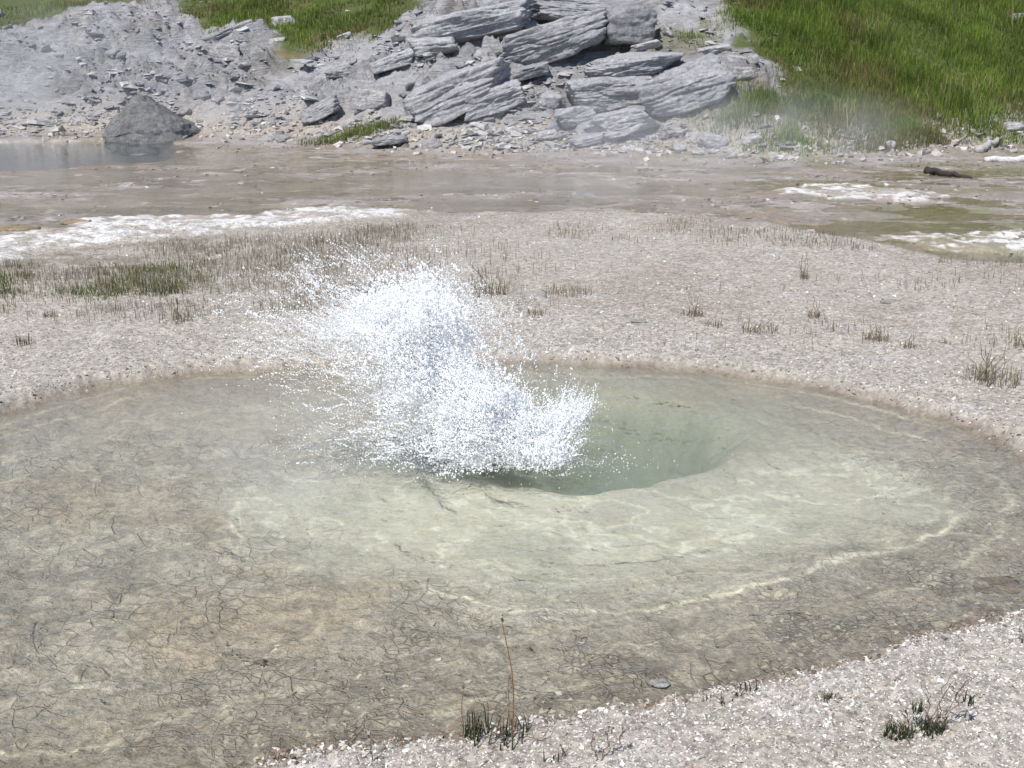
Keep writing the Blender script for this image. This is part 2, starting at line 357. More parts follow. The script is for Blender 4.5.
    b = k.n("BsdfPrincipled", i_Base_Color=hs2.outputs[0], i_Roughness=ro.outputs[0], i_Normal=bmp.outputs[0]); b.inputs["Specular IOR Level"].default_value = .35
    k.link(b.outputs[0], k.out.inputs[0]); return k.m

def mat_water(name, tint, ripple, vol=None, rip_scale=14.0):
    k = NT(name); co = k.n("TexCoord").outputs["Object"]
    n1 = k.n("TexNoise", i_Vector=co, i_Scale=rip_scale, i_Detail=3.0, i_Distortion=.6); n2 = k.n("TexNoise", i_Vector=co, i_Scale=rip_scale * 3.4, i_Detail=2.0)
    h = k.math('ADD', k.math('MULTIPLY', n1.outputs["Fac"], .7), k.math('MULTIPLY', n2.outputs["Fac"], .3))
    bmp = k.n("Bump", i_Strength=1.0, i_Distance=ripple, i_Height=h)
    gl = k.n("BsdfGlossy", i_Roughness=.06, i_Normal=bmp.outputs[0]); gl.inputs[0].default_value = (1, 1, 1, 1)
    tr = k.n("BsdfTransparent"); tr.inputs[0].default_value = (*tint, 1)
    fr = k.n("Fresnel", i_IOR=1.333, i_Normal=bmp.outputs[0])
    mx = k.n("MixShader", i_0=fr.outputs[0]); k.link(tr.outputs[0], mx.inputs[1]); k.link(gl.outputs[0], mx.inputs[2])
    k.link(mx.outputs[0], k.out.inputs[0])
    if vol:
        pv = k.n("VolumePrincipled", i_Density=vol[1], i_Anisotropy=.3); pv.inputs["Color"].default_value = (*vol[0], 1); k.link(pv.outputs[0], k.out.inputs[1])
    return k.m

def mat_rock(name, ca, cb, cc):
    k = NT(name); co = k.n("TexCoord").outputs["Object"]
    mp = k.n("Mapping", i_Vector=co); mp.inputs["Scale"].default_value = (1.5, 1.5, 8); mp.inputs["Rotation"].default_value = (R(4), R(6), 0)
    st = k.n("TexNoise", i_Vector=mp.outputs[0], i_Scale=1.5, i_Detail=9.0, i_Roughness=.72, i_Distortion=.7)
    n = k.n("TexNoise", i_Vector=co, i_Scale=2.6, i_Detail=9.0, i_Roughness=.68)
    g = k.n("TexNoise", i_Vector=co, i_Scale=17, i_Detail=7.0, i_Roughness=.75)
    col = k.mix(k.ramp(n.outputs["Fac"], .36, .64), ca, cb)
    col = k.mix(k.math('MULTIPLY', k.ramp(st.outputs["Fac"], .52, .72), .7), col, cc)
    col = k.mix(k.math('MULTIPLY', k.ramp(st.outputs["Fac"], .38, .30), .5), col, (.075, .072, .075))
    gv = k.ramp(g.outputs["Fac"], .25, .75, .60, 1.35)
    hs = k.n("VectorMath", operation='SCALE'); k.link(col, hs.inputs[0]); k.link(gv, hs.inputs["Scale"])
    rnd = k.n("ObjectInfo").outputs["Random"]; hs3 = k.n("VectorMath", operation='SCALE'); k.link(hs.outputs[0], hs3.inputs[0])
    k.link(k.math('MULTIPLY_ADD', rnd, .28, .72), hs3.inputs["Scale"])
    hgt = k.math('ADD', k.math('MULTIPLY', st.outputs["Fac"], .06), k.math('ADD', k.math('MULTIPLY', n.outputs["Fac"], .10), k.math('MULTIPLY', g.outputs["Fac"], .035)))
    bmp = k.n("Bump", i_Strength=.9, i_Distance=1.0, i_Height=hgt)
    b = k.n("BsdfPrincipled", i_Base_Color=hs3.outputs[0], i_Roughness=.9, i_Normal=bmp.outputs[0]); b.inputs["Specular IOR Level"].default_value = .25
    k.link(b.outputs[0], k.out.inputs[0]); return k.m

def mat_attr(name, rough=.85, translucent=0.0, spec=.25, noise=0.0):
    k = NT(name); c = k.attr("Col").outputs["Color"]
    if noise:
        co = k.n("TexCoord").outputs["Object"]; t = k.n("TexNoise", i_Vector=co, i_Scale=noise, i_Detail=6.0, i_Roughness=.7)
        hs = k.n("VectorMath", operation='SCALE'); k.link(c, hs.inputs[0]); k.link(k.ramp(t.outputs["Fac"], .25, .75, .65, 1.3), hs.inputs["Scale"]); c = hs.outputs[0]
    b = k.n("BsdfPrincipled", i_Base_Color=c, i_Roughness=rough); b.inputs["Specular IOR Level"].default_value = spec
    if translucent:
        t = k.n("BsdfTranslucent", i_Color=c); mx = k.n("MixShader", i_0=translucent); k.link(b.outputs[0], mx.inputs[1]); k.link(t.outputs[0], mx.inputs[2]); k.link(mx.outputs[0], k.out.inputs[0])
    else: k.link(b.outputs[0], k.out.inputs[0])
    return k.m

def mat_steam(name, dens, scale, half):
    k = NT(name); tc = k.n("TexCoord"); co = tc.outputs["Object"]
    mp = k.n("Mapping", i_Vector=co); mp.inputs["Scale"].default_value = tuple(1 / h for h in half)
    ln = k.n("VectorMath", operation='LENGTH'); k.link(mp.outputs[0], ln.inputs[0])
    fall = k.ramp(ln.outputs["Value"], 1.0, .15, 0, 1)
    n = k.n("TexNoise", i_Vector=co, i_Scale=scale, i_Detail=4.0, i_Roughness=.6, i_Distortion=.5)
    d = k.math('MULTIPLY', k.math('MULTIPLY', fall, k.ramp(n.outputs["Fac"], .38, .68)), dens)
    pv = k.n("VolumePrincipled", i_Density=d, i_Anisotropy=.2); pv.inputs["Color"].default_value = (.97, .98, 1.0, 1)
    k.link(pv.outputs[0], k.out.inputs[1]); return k.m

M_GROUND = mat_ground()
M_POOL = mat_water("pool_water", (.98, 1.0, .975), .020, ((.82, .88, .775), .62), 11.0)
M_FLATW = mat_water("shallow_water", (.90, .90, .85), .006, None, 9.0)
M_POND = mat_water("pond_water", (.80, .86, .90), .008, None, 6.0)
M_ROCK = mat_rock("grey_layered_rock", (.35, .346, .36), (.45, .445, .455), (.58, .57, .57))
M_ROCKD = mat_rock("dark_layered_rock", (.33, .327, .337), (.42, .416, .426), (.54, .535, .54))
M_ROCKP = mat_rock("pale_rock", (.40, .39, .39), (.52, .505, .50), (.62, .605, .59))
M_ROCKW = mat_rock("wet_dark_rock", (.15, .153, .15), (.24, .24, .24), (.34, .34, .34))
M_BLADE = mat_attr("grass_blades", .7, .35)
M_CHIP = mat_attr("sinter_chips", .85)
M_RUB = mat_attr("rubble_stone", .9, noise=9.0)
M_WOOD = mat_attr("weathered_wood", .85, noise=30.0)

# ------------------------------------------------------------------ ground sheet
def build_ground():
    rows = np.concatenate([[.05, .5, 1.0], np.geomspace(1.4, 2.0, 30, endpoint=False), np.geomspace(2.0, 8.0, 420, endpoint=False), np.geomspace(8.0, 17, 200, endpoint=False), np.arange(17, 30, .042), np.geomspace(30, 50, 60, endpoint=False), np.geomspace(50, 1200, 40)])
    cols = np.concatenate([np.linspace(-180, -60, 25)[:-1], np.linspace(-60, -33, 50)[:-1], np.linspace(-33, 33, 720)[:-1], np.linspace(33, 60, 50)[:-1], np.linspace(60, 180, 25)])
    nr, nc = len(rows), len(cols)
    A, D = np.meshgrid(np.radians(cols), rows)
    # rows are lines of distance along +Y in front, rings elsewhere
    x = (D * np.sin(A)); y = (D * np.cos(A))
    x = x.ravel(); y = y.ravel()
    z, f = terrain(x, y, True)
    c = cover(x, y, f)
    crack = (1 - .65 * ss(4.5, 5.3, y)) * ss(.1, .7, VENT(x, y)) * f['pm'] * (1 - f['inn'] * .85) * ss(-.02, .06, f['s'])
    crack = np.maximum(crack, .6 * f['mud'] * (1 - f['w']))
    speck = (1 - f['pm']) * (1 - f['hm']) * (1 - .75 * f['mud'])
    wet = np.maximum(f['mud'] * (1 - f['w'] * .8) * .9, ss(-.1, .0, f['s']) * .6)
    rock = f['hm'] * (1 - f['grass'])
    finem = np.clip(ss(1.15, .75, f['s'] + .25 * fbm(x * 1.2, y * 1.2, 3, 140)) * ss(-1.3, -.5, x + .3 * fbm(x, y, 2, 141)) * ss(4.4, 3.9, y), 0, 1)
    V = np.stack([x, y, z], 1)
    i, j = np.meshgrid(np.arange(nr - 1), np.arange(nc - 1), indexing='ij')
    a = (i * nc + j).ravel(); F = np.stack([a, a + 1, a + nc + 1, a + nc], 1)[:, ::-1]
    fx = x[F].mean(1); fy = y[F].mean(1)
    zone = np.where(f['sd'][F].mean(1) < 0, 1, np.where(fy > toe_y(fx), 3, np.where(fy > plate_y(fx), 2, 0)))
    for zid, name in ((0, "gravel_ground"), (1, "pool_bed"), (2, "mud_flat"), (3, "hillside")):
        Fz = F[zone == zid]; used = np.zeros(len(V), bool); used[Fz.ravel()] = True
        idx = np.cumsum(used) - 1
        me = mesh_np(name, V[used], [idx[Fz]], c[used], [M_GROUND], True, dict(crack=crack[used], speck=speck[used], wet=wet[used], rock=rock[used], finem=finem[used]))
        tag(obj(name, me), kind="structure")
build_ground()

# ------------------------------------------------------------------ water
def grid_xy(x0, x1, y0, y1, st):
    X, Y = np.meshgrid(np.arange(x0, x1 + st, st), np.arange(y0, y1 + st, st)); return X, Y
def water_body(name, mat, X, Y, keep, zfun, bottom=None):
    ny, nx = X.shape; x = X.ravel(); y = Y.ravel()
    i, j = np.meshgrid(np.arange(ny - 1), np.arange(nx - 1), indexing='ij'); a = (i * nx + j).ravel()
    F = np.stack([a, a + 1, a + nx + 1, a + nx], 1); F = F[keep(x[F].mean(1), y[F].mean(1))]
    used = np.zeros(len(x), bool); used[F.ravel()] = True; idx = np.cumsum(used) - 1
    x, y, F = x[used], y[used], idx[F]; V = np.stack([x, y, zfun(x, y)], 1); faces = [F]
    if bottom is not None:                                       # close the body so that it holds a volume
        n = len(V); V = np.concatenate([V, np.stack([x, y, np.full(n, bottom)], 1)])
        faces.append(F[:, ::-1] + n)
        e = np.concatenate([F[:, [0, 1]], F[:, [1, 2]], F[:, [2, 3]], F[:, [3, 0]]])
        key = np.sort(e, 1); k1 = key[:, 0].astype(np.int64) * n + key[:, 1]
        u, inv, cnt = np.unique(k1, return_inverse=True, return_counts=True); be = e[cnt[inv] == 1]
        faces.append(np.stack([be[:, 1], be[:, 0], be[:, 0] + n, be[:, 1] + n], 1))
    return tag(obj(name, mesh_np(name, V, faces, None, [mat], True)), kind="structure")
VC = P(545, 458)[:2]
def pool_wave(x, y):
    r = np.hypot(x - VC[0], (y - VC[1]))
    amp = .014 * np.exp(-r / .9) + .0018
    rings = 0
    for r0, hgt, wd, sd_ in ((.62, .014, .035, 1), (.95, .012, .03, 2), (1.35, .010, .03, 3), (1.85, .007, .03, 4)):
        rr = r + .12 * fbm(x * 1.6, y * 1.6, 3, 150 + sd_); rings = rings + hgt * np.exp(-((rr - r0) / wd) ** 2) * ss(-.1, .5, fbm(x * 1.2 + sd_, y * 1.2, 3, 160 + sd_))
    return WATER_Z + rings + amp * np.sin(r * 34 + 2.2 * fbm(x * 2, y * 2, 2, 100)) * (.6 + .4 * fbm(x * 3, y * 3, 2, 101)) + .02 * np.exp(-(r / .32) ** 2) * fbm(x * 9, y * 9, 3, 102)
pl = POOL.poly
X, Y = grid_xy(pl[:, 0].min() - .3, pl[:, 0].max() + .3, pl[:, 1].min() - .3, pl[:, 1].max() + .3, .022)
water_body("pool_water", M_POOL, X, Y, lambda x, y: POOL(x, y) < .16, pool_wave, -1.6)
X, Y = grid_xy(-16, 16, 6.5, 25, .12)
flatk = lambda x, y: (y > plate_y(x) - .2) & (y < toe_y(x) + .6)
water_body("runoff_water", M_FLATW, X, Y, lambda x, y: flatk(x, y) & (POND(x, y) > -.02), lambda x, y: np.full(len(x), FLAT_WATER_Z))
water_body("pond_water", M_POND, X, Y, lambda x, y: flatk(x, y) & (POND(x, y) <= -.02), lambda x, y: np.full(len(x), FLAT_WATER_Z))

# ------------------------------------------------------------------ rocks
def ico(sub):
    import bmesh
    bm = bmesh.new(); bmesh.ops.create_icosphere(bm, subdivisions=sub, radius=1)
    V = np.array([v.co[:] for v in bm.verts]); F = np.array([[v.index for v in q.verts] for q in bm.faces]); bm.free(); return V, F
ICO = {k: ico(k) for k in (1, 2, 3, 4, 5, 6)}
def rock_shape(seed, dims, sub=5, planes=13, layers=9, rough=1.0, boxy=.6, taper=0):
    g = np.random.default_rng(seed); U, F = ICO[sub]
    nrm = g.normal(size=(planes, 3)); nrm /= np.linalg.norm(nrm, axis=1)[:, None]
    ax = np.array([[1, 0, 0], [-1, 0, 0], [0, 1, 0], [0, -1, 0], [0, 0, 1], [0, 0, -1]], float) + g.normal(size=(6, 3)) * .16
    ax /= np.linalg.norm(ax, axis=1)[:, None]
    Nn = np.concatenate([nrm, ax]); dd = np.concatenate([g.uniform(.86, 1.12, planes), g.uniform(boxy, boxy + .22, 6)])
    q = np.maximum(U @ Nn.T, 1e-3) / dd
    r = 1 / (np.sum(q ** 26, 1) ** (1 / 26))
    V = U * r[:, None]
    V /= np.abs(V).max(0)
    lay = V[:, 2] * layers + .9 * fbm3(V * 1.4 + seed, 2, seed)
    k = np.floor(lay); f = lay - k; lr = g.uniform(-1, 1, 400)
    kk = (k.astype(int) + 200) % 400
    step = lr[kk] * (1 - ss(.78, 1, f)) + lr[(kk + 1) % 400] * ss(.78, 1, f)
    mic = V[:, 2] * layers * 3.3 + 1.5 * fbm3(V * 2.2 - seed, 3, seed + 12); mf = mic - np.floor(mic); mst = lr[(np.floor(mic).astype(int) + 100) % 400]
    rad = 1 + .020 * rough * step + .008 * rough * mst * ss(-.1, .5, fbm3(V * 2.6 + seed, 2, seed + 14))
    V[:, :2] *= rad[:, None]
    V[:, 2] += .20 / layers * rough * np.where(f < .85, f / .85, (1 - f) / .15) * ss(-.2, .5, fbm3(V * 1.7 + 2.2 * seed, 2, seed + 9))
    d = .075 * fbm3(V * 2.0 + 3.1 * seed, 4, seed + 5) - .05 * np.clip(1 - 3.2 * np.abs(fbm3(V * np.array([1.5, 1.5, 3.0]) + seed, 3, seed + 8)), 0, 1) + .02 * fbm3(V * 9, 3, seed + 6)
    V += U * (d * rough)[:, None]
    if taper: V[:, :2] *= (1 - taper * V[:, 2])[:, None]; V[:, 0] -= .12 * V[:, 2]
    V *= np.array(dims) / 2
    return V, F
def rock(name, label, cat, cx, cyy, w, h, *a, **kw): return rock_(name, label, cat, cx, cyy, w, h, *a, **kw)
def rock_(name, label, cat, cx, cyy, w, h, roll=0, yaw=0, deep=.8, mat=None, seed=1, layers=9, boxy=.6, rough=1.0, sub=5, group=None, tiltx=0, push=0.0, planes=13):
    b = P(cx, cyy if label.startswith('dome') else cyy + h * .5); dist = b[1]
    d = ray(cx, cyy); scale = dist / d[1]                          # metres per unit ray
    W = w * dist / d[1] / FPX * 1.0; H = h * dist / d[1] / FPX
    D = W * deep; t = (dist + D * .18 + push) / d[1]
    c = d * t + np.array([0, 0, CAM_H])
    V, F = rock_shape(seed, (W, D, H), sub, planes, layers, rough, boxy, .42 if label.startswith('dome') else 0)
    me = mesh_np(name, V, [F], None, [mat or M_ROCK], True)
    o = obj(name, me, None, c); o.rotation_euler = (R(tiltx), R(-roll), R(yaw))
    return tag(o, label, cat, group)

ROCKS = [
 # label, cx, cy, w, h, roll, yaw, deep, mat, seed, layers, boxy
 ("dome shaped grey boulder with a dark wet face beside the steaming pond", 150, 137, 104, 80, 0, 0, .9, "D", 3, 3, .92),
 ("thin flaky slab tilted up at the lower edge of the upper left grass", 229, 34, 60, 15, 22, 10, .7, "", 4, 6, .6),
 ("blocky pale rock tucked under the tilted flaky slab", 226, 54, 36, 22, -12, 0, .8, "P", 5, 5, .7),
 ("pale wedge rock standing in the upper left grass", 283, 22, 30, 15, 12, 20, .7, "P", 6, 5, .6),
 ("low pale rock in the grass just below the pale wedge rock", 276, 43, 27, 10, 4, 0, .8, "P", 7, 4, .65),
 ("pale fragment at the right end of the upper left grass", 344, 37, 18, 9, 20, 0, .8, "P", 8, 4, .6),
 ("flat topped ledge block with a shaded front below the high dark outcrop", 437, 47, 62, 22, 5, 0, .8, "", 9, 7, .68),
 ("high dark outcrop with stepped ledges at the top of the slope", 474, 26, 125, 36, 12, 0, .6, "D", 10, 12, .68),
 ("jagged grey outcrop on the skyline right of the high dark outcrop", 566, 10, 90, 26, -4, 0, .6, "D", 11, 9, .66),
 ("long smooth slab dipping left between the outcrop and the square block", 556, 38, 120, 44, 17, 0, .6, "", 12, 10, .68),
 ("square dark block at the right end of the top outcrop", 632, 26, 62, 38, 2, 10, .75, "D", 13, 7, .72),
 ("small pale stones wedged under the square dark block", 648, 46, 36, 9, 14, 0, .8, "P", 14, 4, .6),
 ("large dark grey slab sloping down to the left above the rubble", 458, 92, 122, 46, 22, 0, .6, "D", 15, 13, .66),
 ("rounded pale boulder leaning on the large dark grey slab", 497, 99, 72, 30, 18, 0, .8, "", 16, 8, .66),
 ("flaky topped slab lying on the massive smooth block", 626, 68, 112, 27, 7, 4, .7, "", 17, 8, .64),
 ("massive smooth block under the flaky topped slab", 612, 92, 92, 36, 4, 0, .7, "D", 18, 4, .74),
 ("biggest layered boulder tilted up to the right at the edge of the green grass", 684, 90, 100, 56, 17, -8, .75, "", 19, 12, .66),
 ("broad low slab at the foot of the slope below the biggest layered boulder", 619, 125, 80, 30, 14, 0, .8, "", 20, 7, .64),
 ("small rounded pale boulder left of the broad low slab", 577, 117, 44, 22, 8, 0, .8, "", 21, 5, .66),
 ("low pale stone half sunk at the foot of the slope", 548, 135, 28, 13, 12, 0, .9, "P", 22, 4, .64),
 ("round knob of rock between the rounded pale boulder and the massive block", 549, 101, 26, 20, 0, 0, .9, "", 23, 5, .7),
 ("flat pale slab in thin grass above the biggest layered boulder", 714, 50, 36, 10, 10, 10, .9, "P", 24, 4, .68),
 ("pale stone at the left end of the short row in the grass", 735, 60, 26, 10, -4, 0, .9, "P", 25, 4, .68),
 ("upright small stone in the short row in the grass", 753, 60, 12, 11, 30, 0, .8, "P", 26, 4, .7),
 ("square pale stone touching the right side of the biggest layered boulder", 742, 74, 28, 15, 3, 0, .9, "P", 27, 4, .74),
 ("leaning splinter of rock beside the square dark block", 665, 30, 20, 8, -50, 0, .8, "P", 28, 5, .6),
 ("lowest pale block at the foot of the biggest layered boulder", 713, 141, 30, 15, -14, 0, .8, "P", 29, 4, .7),
 ("angular pale stone beside the lowest pale block", 697, 139, 14, 14, -40, 0, .8, "P", 30, 4, .68),
 ("thin pale slab under the biggest layered boulder", 676, 134, 32, 9, 3, 0, .9, "", 31, 4, .66),
 ("small rounded stone in front of the thin pale slab", 680, 147, 14, 8, 0, 0, .9, "P", 32, 3, .66),
 ("pale lumpy boulder alone on the middle of the rubble slope", 372, 100, 40, 22, -6, 0, .8, "P", 33, 5, .64),
 ("dark grey hump on the rubble slope left of the pale lumpy boulder", 342, 74, 32, 12, 0, 0, .9, "", 34, 4, .66),
 ("flat slab lowest on the rubble slope near the grass strip", 392, 140, 44, 9, 6, 0, .9, "", 35, 5, .64),
 ("ragged ledge of stacked plates near the steam", 320, 112, 48, 20, 24, 0, .7, "", 36, 9, .6),
 ("upper ragged ledge of thin plates on the rubble slope", 395, 62, 60, 18, 18, 0, .7, "", 37, 9, .62),
 ("white slab of stone resting in the grass at the right edge", 1012, 127, 26, 10, 4, 0, .8, "P", 38, 3, .68),
 ("pale stone peeping out of the grass high on the right", 1016, 17, 15, 8, 0, 0, .9, "P", 39, 4, .66),
 ("small white stone at the lower edge of the green grass", 890, 145, 13, 9, 0, 0, .9, "P", 40, 3, .66),
 ("pale half buried stone by the lower left corner of the grass", 752, 140, 22, 11, 10, 0, .9, "P", 41, 4, .68),
 ("flat stone with a pale top at the left end of the thin grass", 702, 72, 24, 9, 14, 0, .9, "", 42, 4, .66),
 ("long low boulder at the foot of the slope beside the half sunk stone", 588, 140, 40, 12, 12, 0, .9, "", 43, 5, .66),
 ("grey plate on the slope above the rounded pale boulder", 530, 72, 46, 14, 16, 0, .8, "", 44, 6, .64),
]
for q in ROCKS:
    (label, cx, cyy, w, h, roll, yaw, deep, mk, seed, layers, boxy) = q
    nm = "boulder" if w > 45 else ("rock_slab" if w / h > 2.4 else "stone")
    mk = "W" if label.startswith("dome") else mk
    rock(nm, label, {"boulder": "boulder", "rock_slab": "rock slab", "stone": "stone"}[nm], cx, cyy, w, h, roll, yaw, deep, {"W": M_ROCKW, "D": M_ROCKD, "P": M_ROCKP, "": M_ROCK}[mk], seed, layers, boxy, sub=6 if w > 70 else 5 if w > 30 else 4, planes=45 if label.startswith('dome') else 13)

# loose fragments one can count, on the bare slope
frag_sh = []
for k in range(6):
    V, F = rock_shape(200 + k, (1, .8, .42), 3, 9, 4, 1.3, .6); frag_sh.append(mesh_np("rock_fragment", V, [F], None, [M_ROCK if k % 3 else M_ROCKP], True))
fr = np.random.default_rng(5); nfrag = 0
while nfrag < 90:
    px = fr.uniform(-40, 600); py = fr.uniform(8, 146)
    p = P(px, py); x, y = p[0], p[1]
    if min(GRASS_L(x, y), GRASS_R(x, y)) < .2: continue
    if px < 120 and fr.random() < .6: continue
    z = float(terrain(np.array([x]), np.array([y]))[0])
    s = np.clip(fr.lognormal(-1.6, .4), .10, .42)
    o = obj("rock_fragment", frag_sh[fr.integers(6)], None, (x, y, z + s * .08)); o.scale = (s, s, s * fr.uniform(.7, 1.3))
    o.rotation_euler = (R(fr.uniform(-5, 25)), R(fr.uniform(-40, 10)), R(fr.uniform(-60, 60)))
    tag(o, "small angular grey fragment lying loose on the bare rocky slope", "rock", "loose rock fragments on the slope"); nfrag += 1

# ------------------------------------------------------------------ scatter helpers
def frames(n, g):
    q = g.normal(size=(n, 4)); q /= np.linalg.norm(q, axis=1)[:, None]; w, x, y, z = q.T
    return np.stack([np.stack([1 - 2 * (y * y + z * z), 2 * (x * y - z * w), 2 * (x * z + y * w)], 1), np.stack([2 * (x * y + z * w), 1 - 2 * (x * x + z * z), 2 * (y * z - x * w)], 1), np.stack([2 * (x * z - y * w), 2 * (y * z + x * w), 1 - 2 * (x * x + y * y)], 1)], 1)
OCTA_V = np.array([[1, 0, 0], [-1, 0, 0], [0, 1, 0], [0, -1, 0], [0, 0, 1], [0, 0, -1]], float)
OCTA_F = np.array([[0, 2, 4], [2, 1, 4], [1, 3, 4], [3, 0, 4], [2, 0, 5], [1, 2, 5], [3, 1, 5], [0, 3, 5]])
CUBE_V = np.array([[x, y, z] for x in (-1, 1) for y in (-1, 1) for z in (-1, 1)], float) * .75
CUBE_F = np.array([[0, 1, 3, 2], [4, 6, 7, 5], [0, 4, 5, 1], [2, 3, 7, 6], [0, 2, 6, 4], [1, 5, 7, 3]])
def yawtilt(n, g, tilt):
    a = g.uniform(0, 2 * np.pi, n); t = g.normal(0, tilt, n); p = g.normal(0, tilt, n)
    ca, sa, ct, st_, cp_, sp_ = np.cos(a), np.sin(a), np.cos(t), np.sin(t), np.cos(p), np.sin(p); o = np.zeros(n); e = np.ones(n)
    Rz = np.array([[ca, -sa, o], [sa, ca, o], [o, o, e]]).transpose(2, 0, 1); Rx = np.array([[e, o, o], [o, ct, -st_], [o, st_, ct]]).transpose(2, 0, 1); Ry = np.array([[cp_, o, sp_], [o, e, o], [-sp_, o, cp_]]).transpose(2, 0, 1)
    return Rz @ Rx @ Ry
def scatter(pts, size, flatn, cols, g, tilt=.35, shape='octa', jitter=.3):
    BV, BF = (OCTA_V, OCTA_F) if shape == 'octa' else (CUBE_V, CUBE_F)
    n = len(pts); m = len(BV)
    V = BV[None] * (1 + g.normal(0, jitter, (n, m, 1))) + g.normal(0, jitter * .4, (n, m, 3))
    V = V * (size[:, None] * np.stack([np.ones(n), g.uniform(.55, 1, n), flatn], 1))[:, None, :]
    V = np.einsum('nij,nmj->nmi', yawtilt(n, g, tilt), V) + pts[:, None, :]
    F = BF[None] + (np.arange(n) * m)[:, None, None]
    return V.reshape(-1, 3), F.reshape(-1, BF.shape[1]), np.repeat(cols, m, 0)

# ------------------------------------------------------------------ gravel
def gravel():
    g = np.random.default_rng(21); Vs, Fs, Cs = [], {3: [], 4: []}, []; off = 0
    def add(x, y, smin, smax, dark=0.0, lift=.25, shape='octa'):
        nonlocal off
        n = len(x)
        if n == 0: return
        z = terrain(x, y); size = g.uniform(smin, smax, n) * np.clip(g.lognormal(0, .3, n), .5, 1.6)
        t = g.random(n); c = np.array([.70, .67, .61]) * np.ones((n, 1)) * g.uniform(.42, 1.25, (n, 1))
        c = np.where((t < .20)[:, None], np.array([.36, .30, .27]) * g.uniform(.6, 1.2, (n, 1)), c)
        c = np.where((t > .90)[:, None], np.array([.86, .85, .83]), c)
        if dark: c = np.where((g.random(n) < dark)[:, None], np.array([.20, .155, .115]) * g.uniform(.6, 1.7, (n, 1)), c)
        V, F, C = scatter(np.stack([x, y, z + size * lift], 1), size, g.uniform(.25, .55, n), np.clip(c, 0, .85), g, .4, shape)
        Vs.append(V); Fs[F.shape[1]].append(F + off); Cs.append(C); off += len(V)
    def region(x0, x1, y0, y1, n):
        x = g.uniform(x0, x1, n); y = g.uniform(y0, y1, n)
        k = (pool_sd(x, y) > .015) & (y < plate_y(x) - .1) & (white_m(x, y) < .3) & (np.abs(x) < y * .62 + .5); return x[k], y[k]
    x, y = region(-1.6, 2.6, 1.9, 4.3, 190000); add(x, y, .0019, .0044)
    x, y = region(-1.6, 2.6, 1.9, 4.3, 6000); add(x, y, .004, .0065, shape='cube')
    x, y = region(-5.5, 5.5, 4.3, 8.2, 60000); k = g.random(len(x)) < np.exp(-np.clip(pool_sd(x, y) - .5, 0, None) / .8); add(x[k], y[k], .0032, .007)
    x, y = region(-7, 7, 7, 12, 9000); add(x, y, .004, .009)
    # crumbling brown crust along the waterline
    pl = POOL.poly; kk = g.integers(0, len(pl), 26000); tt = g.random(26000)[:, None]; pp = pl[kk] * (1 - tt) + pl[(kk + 1) % len(pl)] * tt + g.normal(0, .05, (26000, 2))
    x, y = pp.T; sd = pool_sd(x, y); k = (sd > -.07) & (sd < .05) & (y > 1.9); k &= g.random(len(x)) < np.where(y > 4.5, .07, .5); add(x[k], y[k], .004, .010, dark=.6, lift=.0)
    me = mesh_np("gravel", np.concatenate(Vs), [np.concatenate(Fs[3]), np.concatenate(Fs[4])], np.concatenate(Cs), [M_CHIP], False)
    tag(obj("gravel", me), "loose white and grey sinter chips covering the ground round the pool", "gravel", kind="stuff")
gravel()
def flakes():
    g = np.random.default_rng(23); Vs, Fs, Cs = [], [], []; off = 0
    def add(x, y, smin, smax, pal, lift):
        nonlocal off
        n = len(x); z = terrain(x, y); size = g.uniform(smin, smax, n) * np.clip(g.lognormal(0, .4, n), .4, 2)
        V, F, C = scatter(np.stack([x, y, z + lift], 1), size, g.uniform(.10, .22, n), pick(g, n, *pal), g, .10, 'cube', .25); Vs.append(V); Fs.append(F + off); Cs.append(C); off += len(V)
    n = 60000; x = g.uniform(-3, 3, n); y = g.uniform(2.0, 4.6, n); s = -pool_sd(x, y)
    k = (s > .0) & (g.random(n) < ss(1.0, .1, s + .3 * fbm(x * 1.5, y * 1.5, 3, 142))) & (fbm(x * 2.5, y * 2.5, 3, 143) > -.25) & (g.random(n) < np.where(x > -.9, 1, .35))
    add(x[k], y[k], .0030, .0075, ([(.36, .32, .27), (.41, .37, .315), (.27, .23, .19), (.50, .46, .395)], (3, 3, 2, .6)), -.001)
    n = 12000; x = g.uniform(-11, 11, n); y = g.uniform(8.5, 21, n)
    k = (y > plate_y(x) + .1) & (y < toe_y(x) + .2) & (POND(x, y) > .05) & (fbm(x * .9, y * 1.3, 4, 144) + .6 * (g.random(n) - .5) > .0)
    add(x[k], y[k], .008, .026, ([(.36, .31, .26), (.46, .42, .38), (.24, .20, .16), (.62, .60, .57), (.33, .27, .20)], (3, 3, 3, .8, 1)), .002)
    me = mesh_np("crust_flakes", np.concatenate(Vs), [np.concatenate(Fs)], np.concatenate(Cs), [M_CHIP], False)
    tag(obj("crust_flakes", me), "broken flakes of mineral crust in the shallows and on the mud flat", "crust", kind="stuff")

